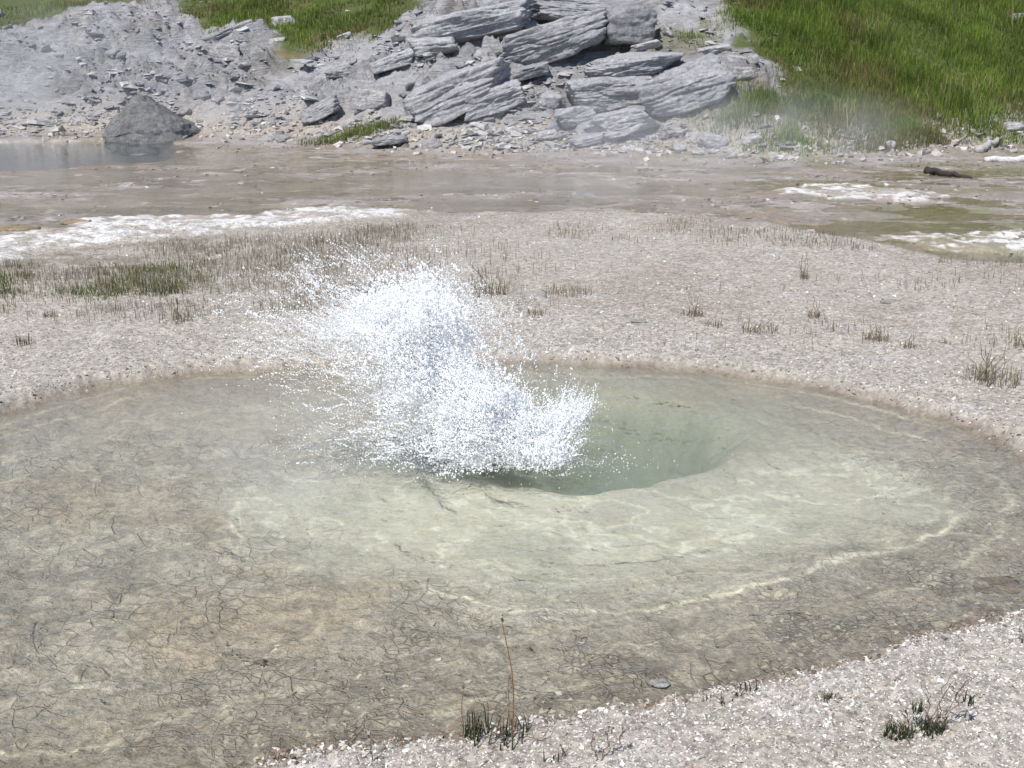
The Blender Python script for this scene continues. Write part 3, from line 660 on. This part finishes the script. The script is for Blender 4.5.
def rubble():
    g = np.random.default_rng(22); n = 15000
    # scree on the bare slope and a band of small stones along its foot
    x = g.uniform(-14, 6.5, n); y = toe_y(x) + np.abs(g.gamma(1.3, 2.6, n)) - .3
    hb = terrain(x, y); gm = np.minimum(np.minimum(GRASS_L(x, y), GRASS_R(x, y)), GRASS_F(x, y))
    k = (gm > .1) | (g.random(n) < .06); k &= (fbm(x * .7, y * .7, 3, 120) + .35 * (g.random(n) - .5) > -.05)
    x, y, hb = x[k], y[k], hb[k]; n = len(x)
    size = np.clip(g.lognormal(-3.3, .65, n), .012, .22)
    c = np.array([.40, .395, .405]) * g.uniform(.7, 1.35, (n, 1)); c = np.where((g.random(n) < .2)[:, None], np.array([.55, .53, .51]), c)
    V, F, C = scatter(np.stack([x, y, hb + size * .06], 1), size, g.uniform(.08, .26, n), c, g, .16, 'cube', .22)
    n2 = 2500; x2 = g.uniform(-9, 14, n2); y2 = toe_y(x2) + g.normal(.15, .45, n2); z2 = terrain(x2, y2); s2 = np.clip(g.lognormal(-3.5, .5, n2), .012, .09)
    c2 = np.array([.46, .43, .41]) * g.uniform(.5, 1.4, (n2, 1))
    V2, F2, C2 = scatter(np.stack([x2, y2, z2 + s2 * .1], 1), s2, g.uniform(.3, .7, n2), c2, g, .4, 'cube', .22)
    me = mesh_np("rubble", np.concatenate([V, V2]), [np.concatenate([F, F2 + len(V)])], np.concatenate([C, C2]), [M_RUB], False)
    tag(obj("rubble", me), "grey scree of small broken stones over the rocky slope", "rubble", kind="stuff")
rubble()

# ------------------------------------------------------------------ grass
def blades(pts, hgt, wid, lean, cols, g, bend=.5, tip=(1.25, 1.15, 1.0)):
    n = len(pts); a = g.uniform(0, 2 * np.pi, n); d = np.stack([np.cos(a), np.sin(a), np.zeros(n)], 1); sdir = np.stack([-np.sin(a), np.cos(a), np.zeros(n)], 1)
    ln = np.abs(g.normal(0, lean, n))[:, None]; h = hgt[:, None]; w = wid[:, None] / 2; up = np.array([0, 0, 1.0])
    mid = pts + up * h * .55 + d * ln * h * .35; top = pts + up * h * (1 - .25 * ln) + d * ln * h * (.8 + bend * .4)
    V = np.stack([pts - sdir * w, pts + sdir * w, mid - sdir * w * .75, mid + sdir * w * .75, top], 1)
    b = (np.arange(n) * 5)[:, None]
    C = np.stack([cols * .85, cols * .85, cols, cols, np.clip(cols * np.array(tip), 0, 1)], 1)
    return V.reshape(-1, 3), b + np.array([[0, 1, 3, 2]]), b + np.array([[2, 3, 4]]), C.reshape(-1, 3)
def grass_object(name, label, sets, cat="grass", kind="stuff"):
    Vs, Q, T, C = [], [], [], []; off = 0
    for V, q, t, c in sets: Vs.append(V); Q.append(q + off); T.append(t + off); C.append(c); off += len(V)
    me = mesh_np(name, np.concatenate(Vs), [np.concatenate(Q), np.concatenate(T)], np.concatenate(C), [M_BLADE], False)
    return tag(obj(name, me), label, cat, kind=kind)
def pick(g, n, pal, wts):
    pal = np.array(pal); return pal[g.choice(len(pal), n, p=np.array(wts) / sum(wts))] * g.uniform(.7, 1.3, (n, 1))
def hill_grass(sdf, x0, x1, y0, y1, n, seed, hm, pal, wts, width=.012, soft=.5, patchy=.0):
    g = np.random.default_rng(seed); x = g.uniform(x0, x1, n); y = g.uniform(y0, y1, n)
    sd = sdf(x, y) + soft * fbm(x * .9, y * .9, 3, seed); k = (g.random(n) < ss(.35, -.5, sd)) & (y > toe_y(x) - .1)
    if patchy: k &= fbm(x * .9 + 11, y * .9, 3, seed + 1) + .5 * (g.random(n) - .5) > patchy - 1
    x, y = x[k], y[k]; n = len(x); z = terrain(x, y)
    lush = np.clip(.75 + .5 * fbm(x * 1.1, y * 1.1, 4, seed + 2), .25, 1.5); edge = ss(0.0, -.9, sd[k])
    h = hm * lush * (.45 + .55 * edge) * g.uniform(.6, 1.25, n)
    col = pick(g, n, pal, wts); dry = ss(.25, .8, fbm(x * .8, y * .8, 4, seed + 3) + .6 * (1 - edge))
    col = col * (.82 + .5 * ss(-.6, .6, fbm(x * 1.4, y * 1.4, 4, seed + 5)))[:, None]
    col = mixc(col, (.24, .20, .085), dry * (g.random(n) < .6))
    return blades(np.stack([x, y, z - .01], 1), h, np.full(n, width) * g.uniform(.7, 1.3, n), .45, col, g)
flakes()
PG = [(.125, .215, .028), (.175, .26, .038), (.085, .15, .024), (.25, .28, .075), (.31, .26, .12)]
grass_object("hill_grass", "lush green grass covering the slope at the upper right", [hill_grass(GRASS_R, 2.5, 17, 16.5, 31, 250000, 31, .30, PG, (4, 4, 3, 1.5, .6), .010, .9),
    hill_grass(GRASS_R, 2.5, 17, 16.5, 31, 26000, 41, .42, [(.42, .36, .20), (.34, .30, .14), (.30, .34, .10), (.30, .20, .12)], (3, 3, 3, 1.5), .008, 1.2, .85)])
grass_object("hill_grass", "patchy olive grass at the top of the slope on the left", [
    hill_grass(GRASS_L, -10, -1, 22, 32, 60000, 32, .22, PG, (3, 3, 2, 2, 1), .014, .9, .85),
    hill_grass(GRASS_F, -18, -6, 22, 34, 50000, 33, .18, PG, (2, 2, 1, 3, 2), .014, .8, .9)])
grass_object("thin_grass", "thin yellow green grass growing between the boulders", [
    hill_grass(GRASS_M, 1, 6, 20, 30, 26000, 34, .18, PG, (1, 1, 1, 3, 3), .012, .6, .7),
    hill_grass(GRASS_B, -2, 6, 17, 24, 14000, 35, .13, PG, (1, 1, 1, 3, 4), .010, .6, .9)])
def toe_strip():
    g = np.random.default_rng(36); c = P(362, 135); n = 1500; x = c[0] + g.normal(0, .55, n) * .9; y = c[1] + g.normal(0, .16, n)
    return blades(np.stack([x, y, terrain(x, y) - .01], 1), g.uniform(.08, .2, n), np.full(n, .010), .35, pick(g, n, PG, (2, 1, 2, 3, 2)), g)
tag(grass_object("grass_strip", "short strip of green grass at the foot of the bare rock slope", [toe_strip()], "grass", None), kind="thing")

def rushes():
    g = np.random.default_rng(40); sets = []
    DRY = [(.44, .38, .30), (.34, .28, .20), (.22, .15, .085), (.15, .17, .07), (.52, .47, .40)]
    def field(sdpx, n, h0, h1, pal, wts, seed, thr, w=.0045, lean=.12):
        s = SDF(sdpx, res=.08, smooth=False); lo = s.poly.min(0); hi = s.poly.max(0)
        x = g.uniform(lo[0] - .3, hi[0] + .3, n); y = g.uniform(lo[1] - .3, hi[1] + .3, n)
        k = (g.random(n) < ss(.25, -.35, s(x, y) + .3 * fbm(x * 1.2, y * 1.2, 3, seed))) & (fbm(x * 2.0, y * 2.0, 4, seed + 1) + .5 * (g.random(n) - .5) > thr) & (pool_sd(x, y) > .1)
        x, y = x[k], y[k]; n = len(x); z = terrain(x, y)
        sets.append(blades(np.stack([x, y, z - .004], 1), g.uniform(h0, h1, n), np.full(n, w), lean, pick(g, n, pal, wts), g))
    field([(-200, 275), (0, 264), (120, 256), (240, 246), (300, 236), (400, 234), (400, 290), (330, 318), (200, 326), (100, 318), (-200, 320)], 38000, .03, .09, DRY, (4, 3, 1.5, 2, 4), 130, -.3, .0036, .25)
    field([(-200, 285), (0, 272), (80, 268), (190, 270), (200, 290), (120, 308), (0, 312), (-200, 315)], 24000, .02, .08, [(.13, .19, .04), (.22, .22, .07), (.08, .13, .03), (.30, .21, .09)], (5, 3, 3, 1.5), 131, -.18, .0042, .45)
    field([(160, 247), (330, 232), (700, 226), (700, 243), (560, 243), (300, 252), (140, 264)], 11000, .03, .08, DRY, (3, 3, 1.5, 3, 3), 132, .0, .004, .25)
    field([(700, 222), (790, 232), (880, 246), (1000, 256), (1100, 262), (1100, 275), (980, 264), (790, 262), (700, 240)], 8000, .03, .07, DRY, (3, 3, 2, 3, 2), 133, .05)
    field([(250, 240), (460, 235), (560, 270), (560, 320), (440, 320), (250, 330)], 6000, .04, .11, DRY, (3, 3, 3, 1, 3), 134, .15)
    field([(640, 300), (1024, 280), (1100, 290), (1100, 400), (1000, 390), (850, 360), (640, 340)], 5000, .03, .09, DRY, (3, 3, 3, 1, 3), 135, .25)
    grass_object("dry_grass", "thin dry rushes and green sedge tufts on the flat behind the pool", sets)
rushes()

# ------------------------------------------------------------------ plants one can point at
def tube(path, rad, sides=5):
    path = np.array(path, float); n = len(path); V = []; r = np.linspace(rad[0], rad[1], n)
    for i in range(n):
        t = path[min(i + 1, n - 1)] - path[max(i - 1, 0)]; t /= np.linalg.norm(t) + 1e-9
        u = np.cross(t, [0.3, 1, .1]); u /= np.linalg.norm(u) + 1e-9; v = np.cross(t, u)
        for k in range(sides):
            a = 2 * math.pi * k / sides; V.append(path[i] + r[i] * (math.cos(a) * u + math.sin(a) * v))
    F = [[i * sides + k, i * sides + (k + 1) % sides, (i + 1) * sides + (k + 1) % sides, (i + 1) * sides + k] for i in range(n - 1) for k in range(sides)]
    return np.array(V), np.array(F)
def part_tubes(name, parent, paths, col, rad=(.0016, .0006)):
    Vs, Fs = [], []; o = 0
    for p in paths: V, F = tube(p, rad); Vs.append(V); Fs.append(F + o); o += len(V)
    V = np.concatenate(Vs); return obj(name, mesh_np(name, V, [np.concatenate(Fs)], np.tile(col, (len(V), 1)), [M_WOOD], True), parent)
def part_blades(name, parent, n, spread, h, w, lean, pal, g, oval=1.0):
    a = g.uniform(0, 2 * np.pi, n); r = spread * np.sqrt(g.random(n)); pts = np.stack([r * np.cos(a) * oval, r * np.sin(a), np.zeros(n) - .004], 1)
    V, q, t, c = blades(pts, g.uniform(h * .5, h * 1.1, n), np.full(n, w), lean, pick(g, n, pal, [1] * len(pal)), g)
    return obj(name, mesh_np(name, V, [q, t], c, [M_BLADE], False), parent)
def gz(px, py):
    p = P(px, py); z = float(terrain(np.array([p[0]]), np.array([p[1]]))[0]); return np.array([p[0], p[1], z])
def wig(g, a, b, n=7, amp=.01):
    a = np.array(a, float); b = np.array(b, float); t = np.linspace(0, 1, n)[:, None]; p = a + (b - a) * t + g.normal(0, amp, (n, 3)) * np.sin(t * math.pi); p[0] = a; p[-1] = b; return p
GREEN = [(.060, .085, .030), (.045, .070, .025), (.09, .10, .045)]; OLIVE = [(.24, .21, .13), (.34, .28, .18), (.17, .165, .09)]; BROWN = [(.22, .14, .08), (.17, .10, .06), (.30, .22, .15)]
STALK = (.26, .15, .07); TWIG = (.20, .13, .10)
g = np.random.default_rng(77)
def seedhead(name, parent, p, size, col, n=14):
    c = np.tile(col, (n, 1)) * g.uniform(.7, 1.3, (n, 1)); pts = np.array(p) + g.normal(0, size * .5, (n, 3)) * np.array([.5, .5, 1.6])
    V, F, C = scatter(pts, g.uniform(.6, 1.2, n) * size * .5, np.full(n, .8), c, g, .6)
    return obj(name, mesh_np(name, V, [F], C, [M_BLADE], False), parent)
# clump with the tall stalk at the near waterline
e = tag(empty("grass_clump", gz(500, 748)), "green grass clump with one tall thin brown stalk at the near waterline", "grass clump")
part_blades("blade_tuft", e, 46, .055, .075, .0048, .35, GREEN, g, 1.6)
b2 = part_blades("blade_tuft", e, 24, .03, .07, .0045, .3, GREEN, g); b2.location = (-.075, .015, 0)
part_tubes("dead_blades", e, [wig(g, (g.normal(.0, .05), g.normal(0, .02), 0), (g.normal(.02, .09), g.normal(0, .03), g.uniform(.03, .09)), 6, .006) for _ in range(12)], TWIG, (.0011, .0005))
s = part_tubes("stalk", e, [np.array([[.030, 0, 0], [.034, .004, .07], [.034, .006, .13], [.030, .008, .19], [.020, .010, .25], [.010, .012, .30], [.004, .012, .335]])], STALK, (.0020, .0011))
seedhead("seed_head", s, (.006, .012, .33), .006, STALK)
s = part_tubes("stalk", e, [wig(g, (.024, .01, 0), (.026, .01, .18), 6, .004)], STALK, (.0014, .0008)); seedhead("seed_head", s, (.026, .01, .17), .004, STALK)
s = part_tubes("stalk", e, [wig(g, (-.095, .01, 0), (-.092, .012, .15), 6, .004)], STALK, (.0016, .0009)); seedhead("seed_head", s, (-.092, .012, .14), .004, STALK)
def twiggy(name, label, px, py, twigs, leafn=0, leafh=.04, cat="plant", tuft=0, head=None):
    e = tag(empty(name, gz(px, py)), label, cat)
    for (dx, dy, dz, br) in twigs:
        p = wig(g, (g.normal(0, .006), g.normal(0, .006), -.005), (dx, dy, dz), 8, .008); paths = [p]
        for _ in range(br):
            i = g.integers(2, 7); q = p[i]; paths.append(wig(g, q, q + np.array([g.normal(0, .35), g.normal(0, .2), g.uniform(.2, .7)]) * abs(dz) * .55, 5, .004))
        st = part_tubes("twig", e, paths, TWIG, (.0014, .0006))
        if head:
            for q in paths: seedhead("seed_head", st, q[-1], head, BROWN[0], 8)
    if tuft: part_blades("leaf_tuft", e, tuft, .028, leafh, .0042, .7, GREEN, g, 1.4)
    return e
twiggy("dead_twig_plant", "leafless brown branching twigs on the gravel right of the tall stalk clump", 598, 772, [(.035, 0, .085, 3), (-.01, 0, .075, 2), (.065, .01, .07, 3)], head=.003)
twiggy("small_plant", "dark green sprig at the bottom edge below the tall stalk clump", 556, 768, [(.01, 0, .04, 1)], tuft=10, leafh=.05)
twiggy("low_shrub", "dark tufted green plant with dead upright stems at the lower right", 897, 752, [(-.005, 0, .12, 2), (-.03, 0, .06, 1), (.03, .01, .05, 2)], tuft=70, leafh=.045)
e = twiggy("low_shrub", "reddish based green plant with long spreading twigs, right of the dark tufted plant", 926, 746, [(-.03, .01, .14, 3), (.09, .02, .11, 3), (.05, .01, .06, 3), (.12, .03, .15, 3), (.04, .0, .17, 2)], tuft=60, leafh=.05)
b2 = part_blades("leaf_tuft", e, 20, .014, .04, .0042, .6, GREEN, g); b2.location = (-.028, .01, .055)
b2 = part_blades("leaf_tuft", e, 18, .014, .035, .0042, .6, GREEN, g); b2.location = (.10, .02, .075)
twiggy("small_plant", "single dark upright sprig on the gravel, higher of the two in the middle", 742, 709, [(.0, 0, .035, 1)], tuft=14, leafh=.04)
twiggy("small_plant", "single dark sprig left of the higher one, closer to the waterline", 720, 717, [(.002, 0, .03, 1)], tuft=10, leafh=.035)
twiggy("small_plant", "lone dark sprig on the gravel left of the two low shrubs", 826, 716, [(.0, 0, .02, 1)], tuft=16, leafh=.03)
twiggy("dead_twig_plant", "short bent twig at the right edge of the near gravel", 1019, 656, [(-.008, 0, .055, 2), (.01, 0, .04, 1)])
twiggy("dead_twig_plant", "thin reddish twig leaning over the near waterline left of the grass clump", 282, 757, [(-.02, .01, .06, 2), (.015, 0, .03, 1)])
twiggy("dead_twig_plant", "pair of thin bare stems on the gravel at the bottom left of the clump", 372, 768, [(.01, .01, .07, 1), (.045, 0, .05, 1)])
# tufts on the flat behind the pool
def tuft(px, py, label, wpx, hpx, pal, n, stalks=0, shallow=.5, group=None):
    p = gz(px, py); m = p[1] / FPX / CP * 1.02; e = tag(empty("dry_tuft", p), label, "plant tuft", group)
    part_blades("blade_tuft", e, n, wpx * m / 2, hpx * m, max(.0030, .55 * m), .55, pal, g)
    if stalks: part_tubes("stalks", e, [wig(g, (g.normal(0, wpx * m * .25), g.normal(0, .02), 0), (g.normal(0, wpx * m * .3), g.normal(0, .03), hpx * m * g.uniform(1.1, 2.0)), 6, .006) for _ in range(stalks)], (.25, .19, .13), (max(.0018, .35 * m), max(.0012, .25 * m)))
    return e
tuft(25, 350, "lone spiky brown tuft on the gravel at the left, nearest the pool", 20, 11, [(.16, .12, .08), (.10, .07, .05)], 60)
tuft(803, 282, "small rusty brown shrub standing alone on the flat behind the pool", 12, 13, BROWN, 26, 4)
tuft(992, 388, "largest straw coloured tuft near the right end of the pool", 54, 22, OLIVE + [(.34, .29, .22)], 150, 14)
tuft(1020, 352, "small grey tuft cut by the right edge above the largest tuft", 16, 12, OLIVE, 40, 2)
tuft(875, 344, "low grey brown tuft with two stalks left of the largest tuft", 26, 12, OLIVE + BROWN, 60, 5)
tuft(908, 352, "sparse tuft with one tall stem between the low tuft and the largest tuft", 16, 10, OLIVE, 26, 3)
tuft(692, 320, "short brown tuft with one upright stalk behind the pool's far edge", 24, 11, OLIVE + BROWN, 60, 3)
tuft(760, 336, "wide grey tuft behind the far edge of the pool", 40, 11, OLIVE + BROWN, 80, 4)
tuft(712, 331, "faint low tuft between the short brown tuft and the wide grey tuft", 22, 9, OLIVE, 40, 1)
tuft(815, 322, "pair of thin dark stems right of the wide grey tuft", 20, 12, BROWN, 26, 3)
tuft(944, 348, "small round tuft behind the largest tuft", 12, 7, OLIVE, 30)
tuft(570, 298, "wide yellowish tuft by the pale patch behind the splash", 46, 12, [(.30, .26, .15), (.36, .30, .2)], 110)
tuft(537, 322, "small dry tuft just behind the splash on the right", 26, 10, OLIVE, 50)
tuft(490, 300, "dark stemmed tuft half hidden behind the splash", 34, 16, OLIVE + BROWN, 70, 6)
tuft(162, 297, "compact dark green tuft at the right end of the green sedge", 34, 12, [(.06, .09, .025), (.09, .11, .03)], 150)
tuft(50, 322, "small olive tuft on the bare gravel below the green sedge", 14, 9, OLIVE, 40)
tuft(182, 326, "thin straw tuft at the front edge of the dry rushes", 40, 14, OLIVE + [(.34, .29, .22)], 80, 5)

# ------------------------------------------------------------------ wood, loose stones
def log(name, label, a, b, ra, rb, col, bend=.02, cat="driftwood", n=12, lift=.6):
    A, B = gz(*a), gz(*b); A[2] += ra * lift; B[2] += rb * lift; c = (A + B) / 2
    path = wig(np.random.default_rng(int(a[0])), A - c, B - c, n, bend); V, F = tube(path, (ra, rb), 10)
    V += fbm3(V * 9, 3, 3)[:, None] * np.array([0, .3, 1]) * ra * .3
    caps = [np.arange(10)[::-1][None], (np.arange(10) + (n - 1) * 10)[None]]
    return tag(obj(name, mesh_np(name, V, [F] + caps, np.tile(col, (len(V), 1)), [M_WOOD], True), None, c), label, cat)
o = log("driftwood_log", "dark waterlogged branch lying on the mud below the green grass", (926, 172), (972, 177), .058, .018, (.055, .045, .042), .018)
log("driftwood_log", "pale weathered log slanting out of the grass at the right", (978, 152), (1003, 139), .075, .025, (.50, .47, .45), .02)
log("driftwood_log", "white bleached log lying flat at the right edge of the flat", (985, 161), (1040, 160), .05, .06, (.70, .68, .66), .01)
log("driftwood_stick", "short white stick at the lower left corner of the grass", (793, 147), (812, 152), .035, .03, (.62, .59, .54), .01)
log("driftwood_stick", "thin pale stick leaning in the dead grass near the right", (951, 147), (968, 137), .025, .015, (.5, .42, .34), .01)
def flatstone(label, px, py, w, h, mat, seed, zlift=0.0, name="flat_stone", cat="stone", ratio=.12):
    p = gz(px, py); m = p[1] / FPX / CP; W = w * m; sinv = CAM_H / math.hypot(p[1], CAM_H); D = h * m / sinv
    V, F = rock_shape(seed, (W, D, W * ratio), 4, 9, 3, .7, .66); return tag(obj(name, mesh_np(name, V, [F], None, [mat], True), None, p + np.array([0, 0, W * ratio * .2 + zlift])), label, cat)
flatstone("white flat stone lying in the shallow water at the near rim", 661, 676, 24, 9, M_ROCKP, 301, .012)
flatstone("white chip of stone on the flat behind the pool", 638, 328, 16, 3, M_ROCKP, 302)
flatstone("large tan crust plate in the shallow water at the right rim", 998, 575, 56, 18, mat_rock("tan_crust", (.30, .235, .18), (.36, .30, .24), (.42, .36, .29)), 303, .0, ratio=.06)
M_CRUST = mat_rock("pale_crust", (.50, .455, .40), (.58, .535, .475), (.66, .62, .56))
M_TAN = mat_rock("tan_crust_rock", (.32, .24, .14), (.40, .32, .21), (.48, .40, .28))
flatstone("tan crust hummock with a dark underside at the left rim of the white patch", 14, 229, 44, 4, M_TAN, 304, -.005, "crust_hummock", "crust", .15)
flatstone("small brown crust ledge at the left tip of the white patch", 76, 221, 28, 3, M_TAN, 305, -.005, "crust_hummock", "crust", .13)
flatstone("pale raised crust patch on the flat behind the splash", 527, 302, 50, 14, M_CRUST, 306, -.006, "crust_patch", "crust", .04)
flatstone("low white crust patch on the flat at the right", 905, 303, 60, 8, M_CRUST, 307, -.008, "crust_patch", "crust", .03)
flatstone("pale flat stone in the middle of the pond", 138, 149, 13, 2, M_ROCKP, 308, .16)

# ------------------------------------------------------------------ the boiling splash
def splash():
    g = np.random.default_rng(99); base = np.array([VC[0], VC[1], WATER_Z]); sl = VC[1] / CP * 1.06; m = sl / FPX
    root = tag(empty("water_splash", base), "white burst of boiling water leaping from the pool's vent", "splash")
    X0, Y0 = 545, 461
    def W(px, py, dep=0.0): return np.array([(px - X0) * m, dep, (Y0 - py) * m * 1.02])
    # lobes: px, py, spread px, weight
    lobes = [(528, 450, 24, 1.5), (500, 430, 32, 3.0), (470, 405, 36, 3.4), (440, 375, 36, 3.0), (415, 345, 34, 2.4), (430, 322, 34, 1.8), (395, 318, 34, 1.3), (465, 322, 28, 1.0), (375, 335, 34, 1.0), (345, 330, 36, .6), (315, 330, 42, .33), (292, 350, 38, .16), (345, 285, 24, .35), (352, 268, 14, .16), (382, 395, 42, .55), (355, 428, 42, .18), (440, 442, 36, 1.3), (470, 458, 36, 1.4), (405, 438, 36, .45), (538, 434, 24, 1.2), (556, 420, 15, .5), (567, 416, 8, .22), (552, 442, 16, .5), (500, 350, 36, .35), (400, 300, 40, .3), (275, 305, 36, .07), (520, 464, 28, .7)]
    L = np.array(lobes); wts = L[:, 3] / L[:, 3].sum()
    def sample(n, tight=1.0, thr=None, fr=8.0):
        k = g.choice(len(L), n, p=wts); d = g.normal(0, 1, (n, 3))
        p = np.stack([(L[k, 0] - X0) * m, np.zeros(n), (Y0 - L[k, 1]) * m], 1) + d * (L[k, 2] * m * tight)[:, None] * np.array([.62, .50, .62])
        p += .05 * np.stack([fbm3(p * 5 + 9 * i, 2, 300 + i) for i in range(3)], 1)
        ok = p[:, 2] > 0.0
        if thr is not None: ok &= np.abs(fbm3(p * fr, 3, 310)) < thr + .35 * (g.random(n) ** 3)
        return p[ok]
    TV, TF = ICO[1]
    def drops(p, size, stretch, n_lobe=1):
        n = len(p); dirv = p - np.array([.02, 0, -.15]) + g.normal(0, .25, (n, 3)); dirv /= np.linalg.norm(dirv, axis=1)[:, None]
        V = TV[None] * size[:, None, None]; along = np.einsum('nmk,nk->nm', V, dirv); V = V + along[:, :, None] * dirv[:, None, :] * (stretch - 1)[:, None, None] + p[:, None, :]
        return V.reshape(-1, 3), (TF[None] + (np.arange(n) * len(TV))[:, None, None]).reshape(-1, 3)
    k = NT("splash_droplets")
    df = k.n("BsdfDiffuse"); df.inputs[0].default_value = (.985, .99, .995, 1); tl = k.n("BsdfTranslucent"); tl.inputs[0].default_value = (.985, .99, .995, 1)
    mx = k.n("MixShader", i_0=.40); k.link(df.outputs[0], mx.inputs[1]); k.link(tl.outputs[0], mx.inputs[2]); k.link(mx.outputs[0], k.out.inputs[0])
    def put(name, Vs, Fs):
        off = 0; FF = []
        for V, F in zip(Vs, Fs): FF.append(F + off); off += len(V)
        return tag(obj(name, mesh_np(name, np.concatenate(Vs), [np.concatenate(FF)], None, [k.m], True), root), kind="stuff")
    # dense foaming body: lumps of froth
    Lc = L.copy(); core = sample(80000, .74, .7, 9)
    dn = core / m; px = core[:, 0] / m + X0; py = Y0 - core[:, 2] / m
    axis = np.array([(530, 456), (500, 432), (470, 405), (440, 372), (418, 345), (420, 325)]); dist = np.min(np.hypot(px[:, None] - axis[:, 0], py[:, None] - axis[:, 1]), 1)
    core = core[dist < 58 * (.4 + .7 * g.random(len(core)))]
    put("foam_core", *[[q] for q in drops(core, g.lognormal(math.log(.0027), .4, len(core)), g.uniform(1, 1.8, len(core)))])
    # churned froth lying on the water round the foot of the burst, and tiny white specks standing in for sun glints on the pool
    nf_ = 9000; aa = g.uniform(0, 2 * np.pi, nf_); rr_ = np.abs(g.normal(0, .20, nf_)) + .02; fx = base[0] - .28 + rr_ * np.cos(aa) * 1.5; fy = base[1] + .03 + rr_ * np.sin(aa) * .55
    n3_ = 1500; fx = np.concatenate([fx, base[0] + .1 + g.normal(0, 1.2, n3_)]); fy = np.concatenate([fy, base[1] - .45 + g.normal(0, .55, n3_)])
    sz = np.concatenate([np.minimum(g.lognormal(math.log(.0016), .4, nf_), .003), np.minimum(g.lognormal(math.log(.0010), .3, n3_), .0016)]); kk = (fbm(fx * 7, fy * 7, 3, 170) + .5 * (g.random(len(fx)) - .5) > -.1) & (POOL(fx, fy) < -.12)
    fp = np.stack([fx, fy, pool_wave(fx, fy) + sz * .2], 1)[kk] - base
    FROTH_GLINTS = drops(fp, sz[kk], np.ones(kk.sum()))
    put("froth_and_glints", [FROTH_GLINTS[0]], [FROTH_GLINTS[1]])
    # strings of droplets thrown along their flight
    st = sample(11000, .90, .40, 7); Vs, Fs = [], []
    n = len(st); dirv = st - np.array([.02, 0, -.12]); dirv /= np.linalg.norm(dirv, axis=1)[:, None]; dirv += g.normal(0, .28, (n, 3)); cnt = 13; t = (np.arange(cnt) / cnt)[None, :, None] * g.uniform(.03, .17, (n, 1, 1))
    path = st[:, None, :] + dirv[:, None, :] * t + np.array([0, 0, -1.0]) * (t ** 2) * 3 + g.normal(0, .0024, (n, cnt, 3))
    pth = path.reshape(-1, 3); size = np.repeat(g.lognormal(math.log(.0015), .4, n), cnt) * g.uniform(.5, 1.2, n * cnt); ok = pth[:, 2] > 0
    V, F = drops(pth[ok], size[ok], g.uniform(1, 2.2, ok.sum())); Vs.append(V); Fs.append(F)
    # loose single drops
    p = sample(30000, 1.15, .6, 6); V, F = drops(p, g.lognormal(math.log(.0014), .45, len(p)), g.uniform(1, 1.9, len(p))); Vs.append(V); Fs.append(F)
    p = sample(6000, 1.9); V, F = drops(p, g.lognormal(math.log(.0012), .45, len(p)), g.uniform(1, 1.6, len(p))); Vs.append(V); Fs.append(F)
    put("spray", Vs, Fs)
splash()

# ------------------------------------------------------------------ steam
def steam(label, px, py, halfpx, depth, dens, scale, zoff=0.0, dy=0.0):
    p = gz(px, py); mm = p[1] / FPX / CP; half = (halfpx[0] * mm, depth, halfpx[1] * mm)
    V, F = ICO[3]; o = obj("steam", mesh_np("steam", V * np.array(half), [F], None, [mat_steam("steam", dens, scale, half)], True), None, p + np.array([0, dy, zoff]))
    return tag(o, label, "steam", kind="stuff")
steam("wisp of white steam rising beside the dome shaped boulder", 222, 130, (52, 34), .8, 2.4, 1.6, .2, .6)
steam("thin bluish steam drifting over the slope behind the pond", 20, 120, (200, 105), 3.0, .25, .5, .6, .8)
steam("thin steam drifting over the foot of the boulders", 680, 150, (250, 60), 2.6, .36, .6, .3, -1.2)
steam("faint steam over the pool left of the splash", 300, 470, (190, 100), .7, .68, 3.0, .1)
steam("faint steam over the far right of the pool", 690, 420, (200, 70), .8, .35, 2.2, .12)
steam("faint steam over the muddy flat in the middle", 560, 195, (260, 40), 2.2, .22, .8, .15)
